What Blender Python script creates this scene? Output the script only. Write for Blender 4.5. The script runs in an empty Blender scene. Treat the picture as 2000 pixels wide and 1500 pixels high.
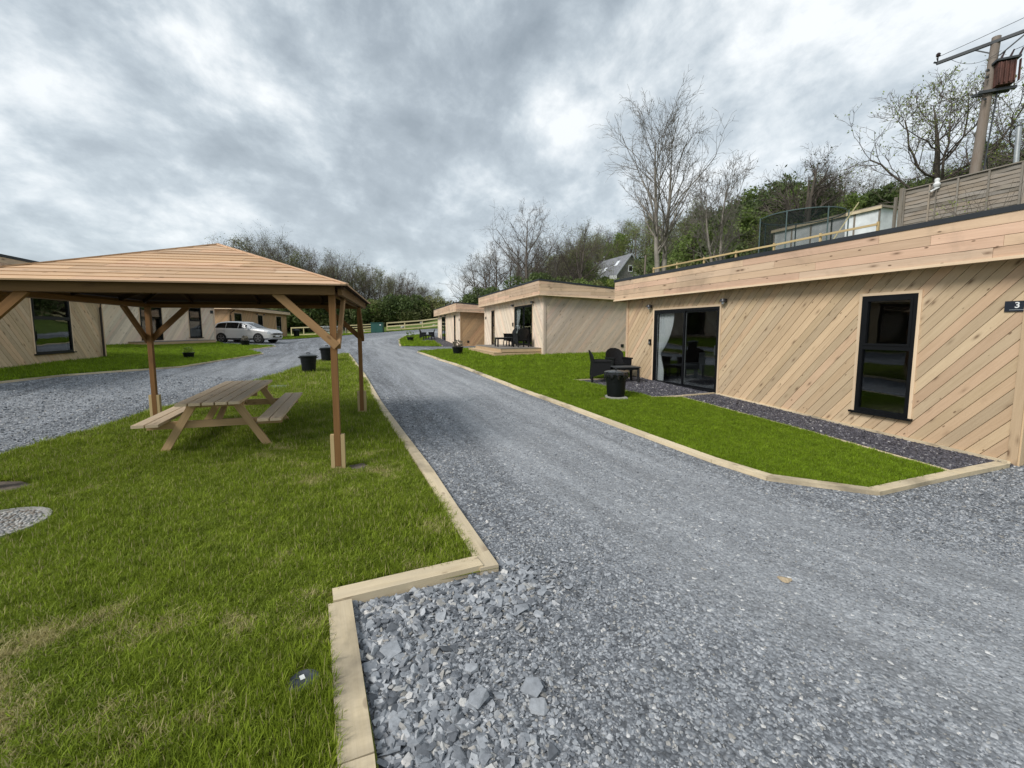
import bpy, bmesh, math, random
import numpy as np
from mathutils import Vector, Matrix

sc = bpy.context.scene
col = sc.collection
RND = random.Random(7)
NR = np.random.RandomState(11)

# ------------------------------------------------------------------ camera
EYE = 1.75
PITCH = math.atan(84 / 850.0)
cam_d = bpy.data.cameras.new('camera')
cam = bpy.data.objects.new('camera', cam_d)
col.objects.link(cam)
cam_d.sensor_width = 36.0
cam_d.lens = 850 / 2000 * 36.0
cam_d.shift_x = 30 / 2000
cam_d.shift_y = -23 / 2000
cam_d.clip_start = 0.05
cam_d.clip_end = 3000
cam.matrix_world = (Matrix.Translation((0, 0, EYE)) @ Matrix.Rotation(math.pi / 2 - PITCH, 4, 'X')
                    @ Matrix.Rotation(-0.0037, 4, 'Z'))
sc.camera = cam

# ------------------------------------------------------------------ sky
SUN_EL, SUN_AZ = math.radians(41), math.radians(-130)      # azimuth from +Y, clockwise
w = bpy.data.worlds.new('World')
sc.world = w
w.use_nodes = True
nt = w.node_tree
nt.nodes.clear()


def N(nt, t, **kw):
    n = nt.nodes.new(t)
    for k, v in kw.items():
        if k == 'op':
            n.operation = v
        elif hasattr(n, k):
            setattr(n, k, v)
    return n


def setin(n, d):
    for k, v in d.items():
        n.inputs[k].default_value = v
    return n


def ramp(nt, stops, interp='LINEAR'):
    n = nt.nodes.new('ShaderNodeValToRGB')
    cr = n.color_ramp
    cr.interpolation = interp
    while len(cr.elements) < len(stops):
        cr.elements.new(0.5)
    for e, (p, c) in zip(cr.elements, stops):
        e.position = p
        e.color = (c[0], c[1], c[2], 1) if not isinstance(c, (int, float)) else (c, c, c, 1)
    return n


def L(nt, a, b):
    nt.links.new(a, b)


def math_(nt, op, a, b=None, c=None):
    n = nt.nodes.new('ShaderNodeMath')
    n.operation = op
    for i, v in enumerate((a, b, c)):
        if v is None:
            continue
        if isinstance(v, (int, float)):
            n.inputs[i].default_value = v
        else:
            L(nt, v, n.inputs[i])
    return n.outputs[0]


def vmath(nt, op, a, b=None, s=None):
    n = nt.nodes.new('ShaderNodeVectorMath')
    n.operation = op
    for i, v in enumerate((a, b)):
        if v is None:
            continue
        if isinstance(v, (tuple, list)):
            n.inputs[i].default_value = v
        else:
            L(nt, v, n.inputs[i])
    if s is not None:
        if isinstance(s, (int, float)):
            n.inputs['Scale'].default_value = s
        else:
            L(nt, s, n.inputs['Scale'])
    return n.outputs[0]


def mixc(nt, fac, a, b, mode='MIX'):
    n = nt.nodes.new('ShaderNodeMix')
    n.data_type = 'RGBA'
    n.blend_type = mode
    for sk, v in ((0, fac), (6, a), (7, b)):
        if isinstance(v, (int, float)):
            n.inputs[sk].default_value = v
        elif isinstance(v, (tuple, list)):
            n.inputs[sk].default_value = (v[0], v[1], v[2], 1)
        else:
            L(nt, v, n.inputs[sk])
    return n.outputs[2]


def noise(nt, vec, scale, detail=4, rough=0.5, dist=0.0):
    n = nt.nodes.new('ShaderNodeTexNoise')
    n.inputs['Scale'].default_value = scale
    n.inputs['Detail'].default_value = detail
    n.inputs['Roughness'].default_value = rough
    n.inputs['Distortion'].default_value = dist
    if vec is not None:
        L(nt, vec, n.inputs['Vector'])
    return n.outputs['Fac']


def mapping(nt, vec, scale=(1, 1, 1), loc=(0, 0, 0), rot=(0, 0, 0)):
    n = nt.nodes.new('ShaderNodeMapping')
    n.inputs['Scale'].default_value = scale
    n.inputs['Location'].default_value = loc
    n.inputs['Rotation'].default_value = rot
    L(nt, vec, n.inputs['Vector'])
    return n.outputs[0]


out = N(nt, 'ShaderNodeOutputWorld')
bg = N(nt, 'ShaderNodeBackground')
sky = N(nt, 'ShaderNodeTexSky')
sky.sky_type = 'NISHITA'
sky.sun_disc = False
sky.sun_elevation = SUN_EL
sky.sun_rotation = SUN_AZ
tc = N(nt, 'ShaderNodeTexCoord')
sep = N(nt, 'ShaderNodeSeparateXYZ')
L(nt, tc.outputs['Generated'], sep.inputs[0])
zz = math_(nt, 'ADD', math_(nt, 'MAXIMUM', sep.outputs['Z'], 0.0), 0.42)
cmb = N(nt, 'ShaderNodeCombineXYZ')
L(nt, math_(nt, 'DIVIDE', sep.outputs['X'], zz), cmb.inputs[0])
L(nt, math_(nt, 'DIVIDE', sep.outputs['Y'], zz), cmb.inputs[1])
pl = mapping(nt, cmb.outputs[0], scale=(1.15, 0.95, 1), rot=(0, 0, math.radians(-30)), loc=(5.3, 2.2, 0))
n1 = noise(nt, pl, 1.35, 8, 0.56, 0.25)
n2 = noise(nt, mapping(nt, pl, loc=(7, 3, 2)), 4.4, 7, 0.6, 0.15)
cf = math_(nt, 'ADD', math_(nt, 'MULTIPLY', n1, 0.62), math_(nt, 'MULTIPLY', n2, 0.38))
# thick grey decks, thinner pale veils between them
cl = ramp(nt, [(0.40, (1.40, 1.66, 1.90)), (0.465, (1.95, 2.25, 2.52)), (0.51, (2.65, 3.0, 3.27)),
               (0.55, (3.7, 4.0, 4.2)), (0.60, (5.1, 5.25, 5.3))])
L(nt, cf, cl.inputs[0])
# overcast brightens a little toward the horizon
hz = math_(nt, 'SUBTRACT', 1.0, math_(nt, 'MULTIPLY', math_(nt, 'MAXIMUM', sep.outputs['Z'], 0.0), 1.6))
hz = math_(nt, 'MAXIMUM', hz, 0.0)
cloudcol = mixc(nt, math_(nt, 'MULTIPLY', hz, 0.5), cl.outputs[0], (3.6, 3.95, 4.15))
tot = mixc(nt, 0.94, sky.outputs[0], cloudcol)
L(nt, tot, bg.inputs['Color'])
bg.inputs['Strength'].default_value = 0.1
L(nt, bg.outputs[0], out.inputs[0])

sun_d = bpy.data.lights.new('sun', 'SUN')
sun_d.energy = 1.5
sun_d.angle = math.radians(22)
sun_d.color = (1.0, 0.96, 0.90)
sun = bpy.data.objects.new('sun', sun_d)
col.objects.link(sun)
sd = Vector((math.sin(SUN_AZ) * math.cos(SUN_EL), math.cos(SUN_AZ) * math.cos(SUN_EL), math.sin(SUN_EL)))
sun.rotation_euler = sd.to_track_quat('Z', 'Y').to_euler()
sun.location = (0, 0, 30)

sc.view_settings.view_transform = 'Standard'
sc.view_settings.look = 'None'
sc.view_settings.exposure = 1.04
sc.view_settings.gamma = 1.0
sc.view_settings.use_curve_mapping = False
sc.cycles.max_bounces = 6
sc.cycles.transparent_max_bounces = 12

# ------------------------------------------------------------------ terrain height
CP = [(0,0,0),(0,4,0),(-4,3,0),(-8,3,.15),(4,2,-.02),(7,3,-.1),(6.9,5.8,-.13),(12,6,-.15),(0,7,.05),(-4,7,.03),(5.4,10.4,.16),(4.6,12.6,.18),
(0,11,.18),(-6,15,.27),(-14.9,16.6,.66),(-14,12.9,.72),(-19.5,21.7,.97),(-18.7,29,.93),(-18,31,.92),(1.5,19.6,.55),(3,14.5,.3),(-2,32,.52),(-3,24,.5),
(-14,47,1.1),(-8,40,.85),(2,50,1.5),(-23,48,.9),(-21,34,1.0),(8,30,.8),(-30,20,1.2),(12,12,.2),(15,0,-.1),(-15,0,.5),(0,-6,0),(-12,24,.62),
(-25,57,.95),(-15.4,57,1.4),(-7.7,57,1.9)]
CP = np.array(CP, float)


def _k(r2):
    return .5 * r2 * np.log(r2 + 1e-9)


def _fit(lam=8.):
    n = len(CP)
    A = np.zeros((n + 3, n + 3))
    d = ((CP[:, None, :2] - CP[None, :, :2]) ** 2).sum(-1)
    A[:n, :n] = _k(d) + lam * np.eye(n)
    A[:n, n] = 1
    A[:n, n + 1:] = CP[:, :2]
    A[n, :n] = 1
    A[n + 1:, :n] = CP[:, :2].T
    return np.linalg.solve(A, np.r_[CP[:, 2], 0, 0, 0])


_W = _fit()


def ter(x, y):
    x = np.asarray(x, float)
    y = np.asarray(y, float)
    n = len(CP)
    s = _W[n] + _W[n + 1] * x + _W[n + 2] * y
    for i in range(n):
        s = s + _W[i] * _k((x - CP[i, 0]) ** 2 + (y - CP[i, 1]) ** 2)
    return s


def sstep(a, b, x):
    t = np.clip((x - a) / (b - a), 0, 1)
    return t * t * (3 - 2 * t)


def hill(x, y):
    """height of the whole land: the yard, the bank and wood on the right, the field beyond the fence"""
    x = np.asarray(x, float)
    y = np.asarray(y, float)
    z = ter(np.clip(x, -28, 12), np.clip(y, -6, 58))
    z = z + .085 * np.clip(y - 59, 0, 34) + .02 * np.clip(y - 93, 0, 300)
    z = z + .03 * np.clip(-28 - x, 0, 200) + .05 * np.clip(-30 - x, 0, 60) * sstep(30, 70, y)
    s = .948 * (x - 11.4) + .318 * (y - 13.3)
    bank = 3.85 + .012 * np.clip(y - 25, 0, 80) + .25 * np.clip(s - 12, 0, 95) + .04 * np.clip(s - 107, 0, 300)
    k = sstep(-1.1, -.2, s) * sstep(-30, -10, y)
    far = sstep(44, 62, y)          # the bank softens into a slope beyond the cabins
    ks = sstep(-7, 10, s)
    k = k * (1 - far) + ks * far
    return z * (1 - k) + np.maximum(bank, z) * k


def hz_(x, y):
    return float(hill(x, y))


# ------------------------------------------------------------------ tagging
def tag(o, label=None, cat=None, group=None, kind=None):
    if label: o['label'] = label
    if cat: o['category'] = cat
    if group: o['group'] = group
    if kind: o['kind'] = kind
    return o


def thing(name, label, cat, loc=(0, 0, 0), rz=0.0, group=None):
    o = bpy.data.objects.new(name, None)
    o.empty_display_size = 0.2
    col.objects.link(o)
    o.location = loc
    o.rotation_euler = (0, 0, rz)
    return tag(o, label, cat, group)


def copy_tree(o, parent=None):
    c = o.copy()
    col.objects.link(c)
    c.parent = parent
    for ch in list(KIDS.get(o.name, [])):
        copy_tree(ch, c)
    return c


KIDS = {}

# ------------------------------------------------------------------ mesh builder
AX = np.eye(3)


class MB:
    """collects polygons with a grain-aligned UV (metres) and two random numbers per piece"""

    def __init__(s):
        s.v = []; s.f = []; s.uv = []; s.r = []

    def poly(s, pts, uvs=None, r=(0.5, 0.5)):
        b = len(s.v)
        s.v.extend([tuple(map(float, p)) for p in pts])
        s.f.append(tuple(range(b, b + len(pts))))
        s.uv.append(uvs if uvs is not None else [(p[0], p[1]) for p in pts])
        s.r.append(r)

    def rr(s):
        return (RND.random(), RND.random())

    def box(s, c, h, R=None, g=0, r=None, skip=()):
        """box with half sizes h, axes R rows, grain along axis g"""
        c = np.array(c, float)
        R = AX if R is None else np.array(R, float)
        r = r or s.rr()
        ou, ov = RND.random() * 40, RND.random() * 40
        for k in range(3):
            a, b = [i for i in range(3) if i != k]
            if b == g: a, b = b, a
            for sg in (-1, 1):
                if (k, sg) in skip: continue
                P = []; U = []
                q = [(-1, -1), (1, -1), (1, 1), (-1, 1)]
                # orientation
                e = np.cross(R[a], R[b]) @ R[k]
                if e * sg < 0: q = q[::-1]
                for i, j in q:
                    P.append(c + R[a] * h[a] * i + R[b] * h[b] * j + R[k] * h[k] * sg)
                    U.append((ou + h[a] * i, ov + h[b] * j + k * 3.3))
                s.poly(P, U, r)
        return s

    def beam(s, p0, p1, w, t, up=(0, 0, 1), r=None):
        """timber from p0 to p1; w across (horizontal), t along up"""
        p0 = np.array(p0, float); p1 = np.array(p1, float)
        x = p1 - p0; l = np.linalg.norm(x); x /= l
        u = np.array(up, float)
        y = np.cross(u, x); y /= np.linalg.norm(y)
        z = np.cross(x, y)
        return s.box((p0 + p1) / 2, (l / 2, w / 2, t / 2), (x, y, z), 0, r)

    def tube(s, pts, rad, n=8, cap=True, r=None):
        r = r or s.rr()
        pts = [np.array(p, float) for p in pts]
        if not hasattr(rad, '__len__'): rad = [rad] * len(pts)
        rings = []
        u0 = 0
        for i, p in enumerate(pts):
            d = pts[min(i + 1, len(pts) - 1)] - pts[max(i - 1, 0)]
            d = d / (np.linalg.norm(d) + 1e-9)
            a = np.cross(d, (0, 0, 1) if abs(d[2]) < .9 else (1, 0, 0)); a /= np.linalg.norm(a)
            b = np.cross(d, a)
            rings.append([p + rad[i] * (a * math.cos(2 * math.pi * k / n) + b * math.sin(2 * math.pi * k / n)) for k in range(n)])
        b0 = len(s.v)
        for rg in rings: s.v.extend([tuple(q) for q in rg])
        for i in range(len(pts) - 1):
            l = np.linalg.norm(pts[i + 1] - pts[i])
            for k in range(n):
                k2 = (k + 1) % n
                s.f.append((b0 + i * n + k, b0 + i * n + k2, b0 + (i + 1) * n + k2, b0 + (i + 1) * n + k))
                c0, c1 = 2 * math.pi * rad[i] * k / n, 2 * math.pi * rad[i] * (k + 1) / n
                s.uv.append([(u0, c0), (u0, c1), (u0 + l, c1), (u0 + l, c0)])
                s.r.append(r)
            u0 += l
        if cap:
            s.f.append(tuple(b0 + k for k in range(n))[::-1]); s.uv.append([(0, 0)] * n); s.r.append(r)
            e = b0 + (len(pts) - 1) * n
            s.f.append(tuple(e + k for k in range(n))); s.uv.append([(0, 0)] * n); s.r.append(r)
        return s

    def lathe(s, c, prof, n=24, r=None):
        r = r or s.rr()
        b0 = len(s.v)
        c = np.array(c, float)
        for (rad, z) in prof:
            for k in range(n):
                a = 2 * math.pi * k / n
                s.v.append((c[0] + rad * math.cos(a), c[1] + rad * math.sin(a), c[2] + z))
        for i in range(len(prof) - 1):
            for k in range(n):
                k2 = (k + 1) % n
                s.f.append((b0 + i * n + k, b0 + i * n + k2, b0 + (i + 1) * n + k2, b0 + (i + 1) * n + k))
                s.uv.append([(0, 0), (1, 0), (1, 1), (0, 1)]); s.r.append(r)
        if prof[0][0] > 1e-4:
            s.f.append(tuple(b0 + k for k in range(n))[::-1]); s.uv.append([(0, 0)] * n); s.r.append(r)
        if prof[-1][0] > 1e-4:
            e = b0 + (len(prof) - 1) * n
            s.f.append(tuple(e + k for k in range(n))); s.uv.append([(0, 0)] * n); s.r.append(r)
        return s

    def build(s, name, mat, parent=None, smooth=False, bevel=0.0):
        me = bpy.data.meshes.new(name)
        off = Vector((0, 0, 0))
        if parent is not None:
            off = world_loc(parent)
        V = np.array(s.v, float) - np.array(off)
        me.from_pydata(V.tolist(), [], s.f)
        ul = me.uv_layers.new(name='UVMap')
        rl = me.uv_layers.new(name='R')
        flat = np.array([c for f in s.uv for c in f], np.float32).ravel()
        ul.data.foreach_set('uv', flat)
        rf = np.array([s.r[i] for i, f in enumerate(s.f) for _ in f], np.float32).ravel()
        rl.data.foreach_set('uv', rf)
        me.materials.append(mat)
        if smooth:
            me.polygons.foreach_set('use_smooth', [True] * len(me.polygons))
        o = bpy.data.objects.new(name, me)
        col.objects.link(o)
        if bevel:
            m = o.modifiers.new('bevel', 'BEVEL'); m.width = bevel; m.segments = 1; m.limit_method = 'ANGLE'
        if parent is not None:
            o.parent = parent
            KIDS.setdefault(parent.name, []).append(o)
        if smooth and hasattr(me, 'set_sharp_from_angle'):
            me.set_sharp_from_angle(angle=math.radians(40))
        return o


def world_loc(o):
    v = Vector(o.location)
    p = o.parent
    while p is not None:
        v = v + Vector(p.location); p = p.parent
    return v


# ------------------------------------------------------------------ materials
def new_mat(name):
    m = bpy.data.materials.new(name)
    m.use_nodes = True
    nt = m.node_tree
    nt.nodes.clear()
    o = nt.nodes.new('ShaderNodeOutputMaterial')
    b = nt.nodes.new('ShaderNodeBsdfPrincipled')
    L(nt, b.outputs[0], o.inputs['Surface'])
    return m, nt, b


def bump(nt, b, h, strength=0.3, dist=0.01):
    n = nt.nodes.new('ShaderNodeBump')
    n.inputs['Strength'].default_value = strength
    n.inputs['Distance'].default_value = dist
    L(nt, h, n.inputs['Height'])
    L(nt, n.outputs[0], b.inputs['Normal'])
    return n


def plain(name, c, rough=0.5, metal=0.0, var=0.12, scale=6.0, spec=0.5):
    m, nt, b = new_mat(name)
    t = N(nt, 'ShaderNodeTexCoord')
    f = noise(nt, t.outputs['Object'], scale, 5, 0.6)
    rp = ramp(nt, [(0.3, tuple(x * (1 - var) for x in c)), (0.7, tuple(min(1, x * (1 + var)) for x in c))])
    L(nt, f, rp.inputs[0])
    L(nt, rp.outputs[0], b.inputs['Base Color'])
    b.inputs['Roughness'].default_value = rough
    b.inputs['Metallic'].default_value = metal
    b.inputs['Specular IOR Level'].default_value = spec
    return m


def wood(name, c_lo, c_hi, tints=None, knot=0.55, knotcol=(0.10, 0.05, 0.025), grain=0.5, rough=0.75, weather=0.0,
         ks=1.0, stain=0.0, bmp=0.25):
    """timber: grain along U, a tone of its own for each piece, knots, optional grey weathering"""
    m, nt, b = new_mat(name)
    uv = N(nt, 'ShaderNodeUVMap'); uv.uv_map = 'UVMap'
    ru = N(nt, 'ShaderNodeUVMap'); ru.uv_map = 'R'
    rs = N(nt, 'ShaderNodeSeparateXYZ'); L(nt, ru.outputs[0], rs.inputs[0])
    g1 = noise(nt, mapping(nt, uv.outputs[0], scale=(1.6, 38, 1)), 1.0, 5, 0.65, 0.6)
    g2 = noise(nt, mapping(nt, uv.outputs[0], scale=(5, 160, 1)), 1.0, 3, 0.6, 0.2)
    g3 = noise(nt, mapping(nt, uv.outputs[0], scale=(1.2, 4, 1)), 1.0, 3, 0.5)
    f = math_(nt, 'ADD', math_(nt, 'MULTIPLY', g1, 0.6), math_(nt, 'MULTIPLY', g2, 0.25))
    f = math_(nt, 'ADD', f, math_(nt, 'MULTIPLY', g3, 0.3))
    rp = ramp(nt, [(0.40, c_lo), (0.72, c_hi)])
    L(nt, f, rp.inputs[0])
    colr = mixc(nt, 1 - grain, rp.outputs[0], tuple((a + b_) / 2 for a, b_ in zip(c_lo, c_hi)))
    if tints:
        tr = ramp(nt, [(i / (len(tints)), t) for i, t in enumerate(tints)], 'CONSTANT')
        L(nt, rs.outputs[0], tr.inputs[0])
        colr = mixc(nt, 1.0, colr, tr.outputs[0], 'MULTIPLY')
    # brightness per piece
    br = math_(nt, 'ADD', math_(nt, 'MULTIPLY', rs.outputs[1], 0.26), 0.87)
    cb = N(nt, 'ShaderNodeCombineXYZ')
    for i in range(3): L(nt, br, cb.inputs[i])
    colr = mixc(nt, 1.0, colr, cb.outputs[0], 'MULTIPLY')
    # knots
    vo = N(nt, 'ShaderNodeTexVoronoi'); vo.feature = 'F1'
    L(nt, mapping(nt, uv.outputs[0], scale=(2.6 * ks, 7.5 * ks, 1)), vo.inputs['Vector'])
    vo.inputs['Scale'].default_value = 1.0
    kr = ramp(nt, [(0.07, 1.0), (0.11, 0.65), (0.17, 0.28), (0.30, 0.0)])
    L(nt, vo.outputs['Distance'], kr.inputs[0])
    vs = N(nt, 'ShaderNodeSeparateColor'); L(nt, vo.outputs['Color'], vs.inputs[0])
    gate = math_(nt, 'GREATER_THAN', vs.outputs[0], 0.42)
    # small dark pin knots between the large ones
    vp = N(nt, 'ShaderNodeTexVoronoi'); vp.feature = 'F1'; vp.inputs['Scale'].default_value = 1.0
    L(nt, mapping(nt, uv.outputs[0], scale=(4.6 * ks, 10 * ks, 1), loc=(3.3, 1.7, 0)), vp.inputs['Vector'])
    pr = ramp(nt, [(0.04, 1.0), (0.10, .8), (0.14, 0.0)]); L(nt, vp.outputs['Distance'], pr.inputs[0])
    ps = N(nt, 'ShaderNodeSeparateColor'); L(nt, vp.outputs['Color'], ps.inputs[0])
    pin = math_(nt, 'MULTIPLY', pr.outputs[0], math_(nt, 'GREATER_THAN', ps.outputs[0], .5))
    kf = math_(nt, 'MULTIPLY', math_(nt, 'MAXIMUM', math_(nt, 'MULTIPLY', kr.outputs[0], gate), pin), knot)
    colr = mixc(nt, kf, colr, knotcol)
    if weather > 0:
        wn = noise(nt, mapping(nt, uv.outputs[0], scale=(1.5, 5, 1)), 1.0, 5, 0.6, 0.3)
        wr = ramp(nt, [(0.40, 0.0), (0.68, weather)])
        L(nt, wn, wr.inputs[0])
        colr = mixc(nt, wr.outputs[0], colr, (0.30, 0.285, 0.27))
    if stain > 0:
        tcn = N(nt, 'ShaderNodeTexCoord')
        sn = noise(nt, tcn.outputs['Object'], 1.1, 6, 0.65, 0.4)
        sr = ramp(nt, [(0.50, 0.0), (0.72, stain)])
        L(nt, sn, sr.inputs[0])
        colr = mixc(nt, sr.outputs[0], colr, (0.09, 0.08, 0.065))
    L(nt, colr, b.inputs['Base Color'])
    b.inputs['Roughness'].default_value = rough
    b.inputs['Specular IOR Level'].default_value = 0.25
    bump(nt, b, g1, bmp, 0.004)
    return m


T_LARCH = [(1.0, .98, .95), (1.0, .94, .87), (.95, .93, .88), (1.04, .95, .88), (.99, .95, .87), (1.02, .92, .88), (.90, .88, .84)]
MW = {
    'clad': wood('larch_cladding', (.445, .33, .215), (.675, .54, .385), T_LARCH, knot=.75, ks=1.1),
    'clad_pale': wood('larch_cladding_pale', (.66, .55, .45), (.86, .77, .66), T_LARCH, knot=.5, ks=1.1),
    'clad_shaded': wood('larch_cladding_weathered_shaded', (.55, .44, .37), (.75, .62, .53), T_LARCH, knot=.6, weather=.28, ks=1.1),  # side turned from the light: its shade is put into the colour, plus weathering
    'clad_tan': wood('larch_cladding_tan', (.38, .25, .14), (.55, .38, .23), T_LARCH, ks=1.1),
    'fascia': wood('larch_fascia', (.50, .35, .25), (.76, .59, .45), T_LARCH, knot=.85, ks=1.0, stain=.35),
    'trim': wood('pine_trim', (.58, .42, .27), (.78, .62, .45), None, knot=.4, ks=.8),
    'kerb': wood('pale_sleeper_timber', (.50, .40, .25), (.76, .64, .45), None, knot=.45, ks=.7, stain=.75, weather=.25, rough=.85),
    'post': wood('brown_treated_timber', (.13, .062, .022), (.28, .145, .055), None, knot=.5, ks=.8),
    'roofb': wood('orange_roof_board', (.43, .295, .19), (.67, .50, .35), [(1, 1, 1), (.92, .86, .8), (1.05, .95, .9), (1, .92, .82)], knot=.6, ks=.9),
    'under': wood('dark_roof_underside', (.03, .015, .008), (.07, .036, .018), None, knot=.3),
    'beam': wood('brown_beam', (.10, .055, .02), (.21, .12, .048), None, knot=.5, ks=.8),
    'table': wood('table_planks', (.50, .37, .235), (.80, .64, .45), None, knot=.5, ks=.8, weather=.25),
    'tleg': wood('table_legs', (.34, .21, .10), (.58, .40, .22), None, knot=.5, ks=.8),
    'foot': wood('pale_post_foot', (.40, .29, .14), (.60, .46, .25), None, knot=.5, ks=.8),
    'deck': wood('deck_timber', (.42, .29, .17), (.62, .46, .29), None, knot=.3, ks=.8),
    'rail': wood('yellow_rail_timber', (.42, .36, .19), (.58, .51, .31), None, knot=.2, ks=.5),
    'grey': wood('old_grey_fence', (.17, .145, .115), (.33, .29, .24), [(1, 1, 1), (.8, .8, .78), (1.1, 1.05, 1)], knot=.3, weather=.5, ks=.8),
    'pole': wood('grey_pole_timber', (.13, .10, .08), (.27, .22, .18), None, knot=.2, weather=.3, ks=.3),
}
M_BLACK = plain('black_pvc_frame', (.006, .0065, .008), .4, var=.2, spec=.22)
M_ROOF = plain('dark_roof_membrane', (.022, .026, .032), .55, var=.25, scale=2)
M_DARK = plain('dark_backing', (.012, .009, .007), .9)
M_ROOM = plain('room_wall', (.16, .13, .11), .9)
M_BIN = plain('black_plastic', (.005, .0065, .007), .45, var=.25, scale=9, spec=.25)
M_BAG = plain('black_bin_liner', (.012, .013, .015), .22, var=.2)
M_PIPE = plain('brown_downpipe', (.025, .016, .014), .4)
M_METAL = plain('galvanised_steel', (.42, .44, .45), .45, .7)
M_BOLT = plain('bolt_steel', (.55, .55, .54), .35, .9)
M_GREEN = plain('green_box_steel', (.012, .075, .06), .5)
M_WHITE = plain('white_plastic', (.75, .76, .76), .5)
M_CONC = plain('concrete', (.33, .32, .30), .9, var=.25, scale=20)
M_LAMP = plain('lamp_grey_metal', (.06, .06, .065), .4, .4)
M_RUST = plain('rusty_tank', (.10, .042, .032), .75, var=.6, scale=3)
M_CERA = plain('porcelain', (.05, .03, .03), .25)
M_STEEL = plain('dark_steel', (.05, .055, .06), .5, .3)
M_SHEET = plain('white_shed_sheet', (.66, .69, .70), .6, var=.22, scale=2)


def glass_mat(name, tint, refl=1.0):
    m = bpy.data.materials.new(name)
    m.use_nodes = True
    nt = m.node_tree
    nt.nodes.clear()
    o = nt.nodes.new('ShaderNodeOutputMaterial')
    tr = nt.nodes.new('ShaderNodeBsdfTransparent'); tr.inputs[0].default_value = (*tint, 1)
    gl = nt.nodes.new('ShaderNodeBsdfGlossy'); gl.inputs['Roughness'].default_value = 0.015
    gl.inputs[0].default_value = (.9, .95, 1, 1)
    geo = nt.nodes.new('ShaderNodeNewGeometry')
    dt = nt.nodes.new('ShaderNodeVectorMath'); dt.operation = 'DOT_PRODUCT'
    L(nt, geo.outputs['True Normal'], dt.inputs[0]); L(nt, geo.outputs['Incoming'], dt.inputs[1])
    cs = math_(nt, 'ABSOLUTE', dt.outputs['Value'])
    schl = math_(nt, 'ADD', .04, math_(nt, 'MULTIPLY', .96, math_(nt, 'POWER', math_(nt, 'SUBTRACT', 1.0, cs), 5.0)))
    nn = noise(nt, geo.outputs['Position'], .8, 2)
    bp = nt.nodes.new('ShaderNodeBump'); bp.inputs['Strength'].default_value = .04; bp.inputs['Distance'].default_value = .1
    L(nt, nn, bp.inputs['Height']); L(nt, bp.outputs[0], gl.inputs['Normal'])
    f = math_(nt, 'MINIMUM', math_(nt, 'MULTIPLY', schl, 1.5 * refl), 1.0)
    mx = nt.nodes.new('ShaderNodeMixShader')
    L(nt, f, mx.inputs[0]); L(nt, tr.outputs[0], mx.inputs[1]); L(nt, gl.outputs[0], mx.inputs[2])
    L(nt, mx.outputs[0], o.inputs['Surface'])
    return m


M_GLASS = glass_mat('window_glass', (.80, .815, .82))
M_CARGLASS = plain('car_glass', (.006, .007, .008), .08, spec=.25)

m, nt, b = new_mat('curtain_cloth'); M_CURT = m
b.inputs['Base Color'].default_value = (.78, .80, .80, 1); b.inputs['Roughness'].default_value = .9
m, nt, b = new_mat('rattan_weave'); M_RAT = m
uv = N(nt, 'ShaderNodeUVMap'); uv.uv_map = 'UVMap'
wv = N(nt, 'ShaderNodeTexChecker'); wv.inputs['Scale'].default_value = 1.0
L(nt, mapping(nt, uv.outputs[0], scale=(70, 45, 1)), wv.inputs['Vector'])
wv.inputs['Color1'].default_value = (.012, .013, .015, 1); wv.inputs['Color2'].default_value = (.005, .005, .006, 1)
L(nt, wv.outputs[0], b.inputs['Base Color']); b.inputs['Roughness'].default_value = .5; b.inputs['Specular IOR Level'].default_value = .25
bump(nt, b, wv.outputs['Fac'], .5, .004)

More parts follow.
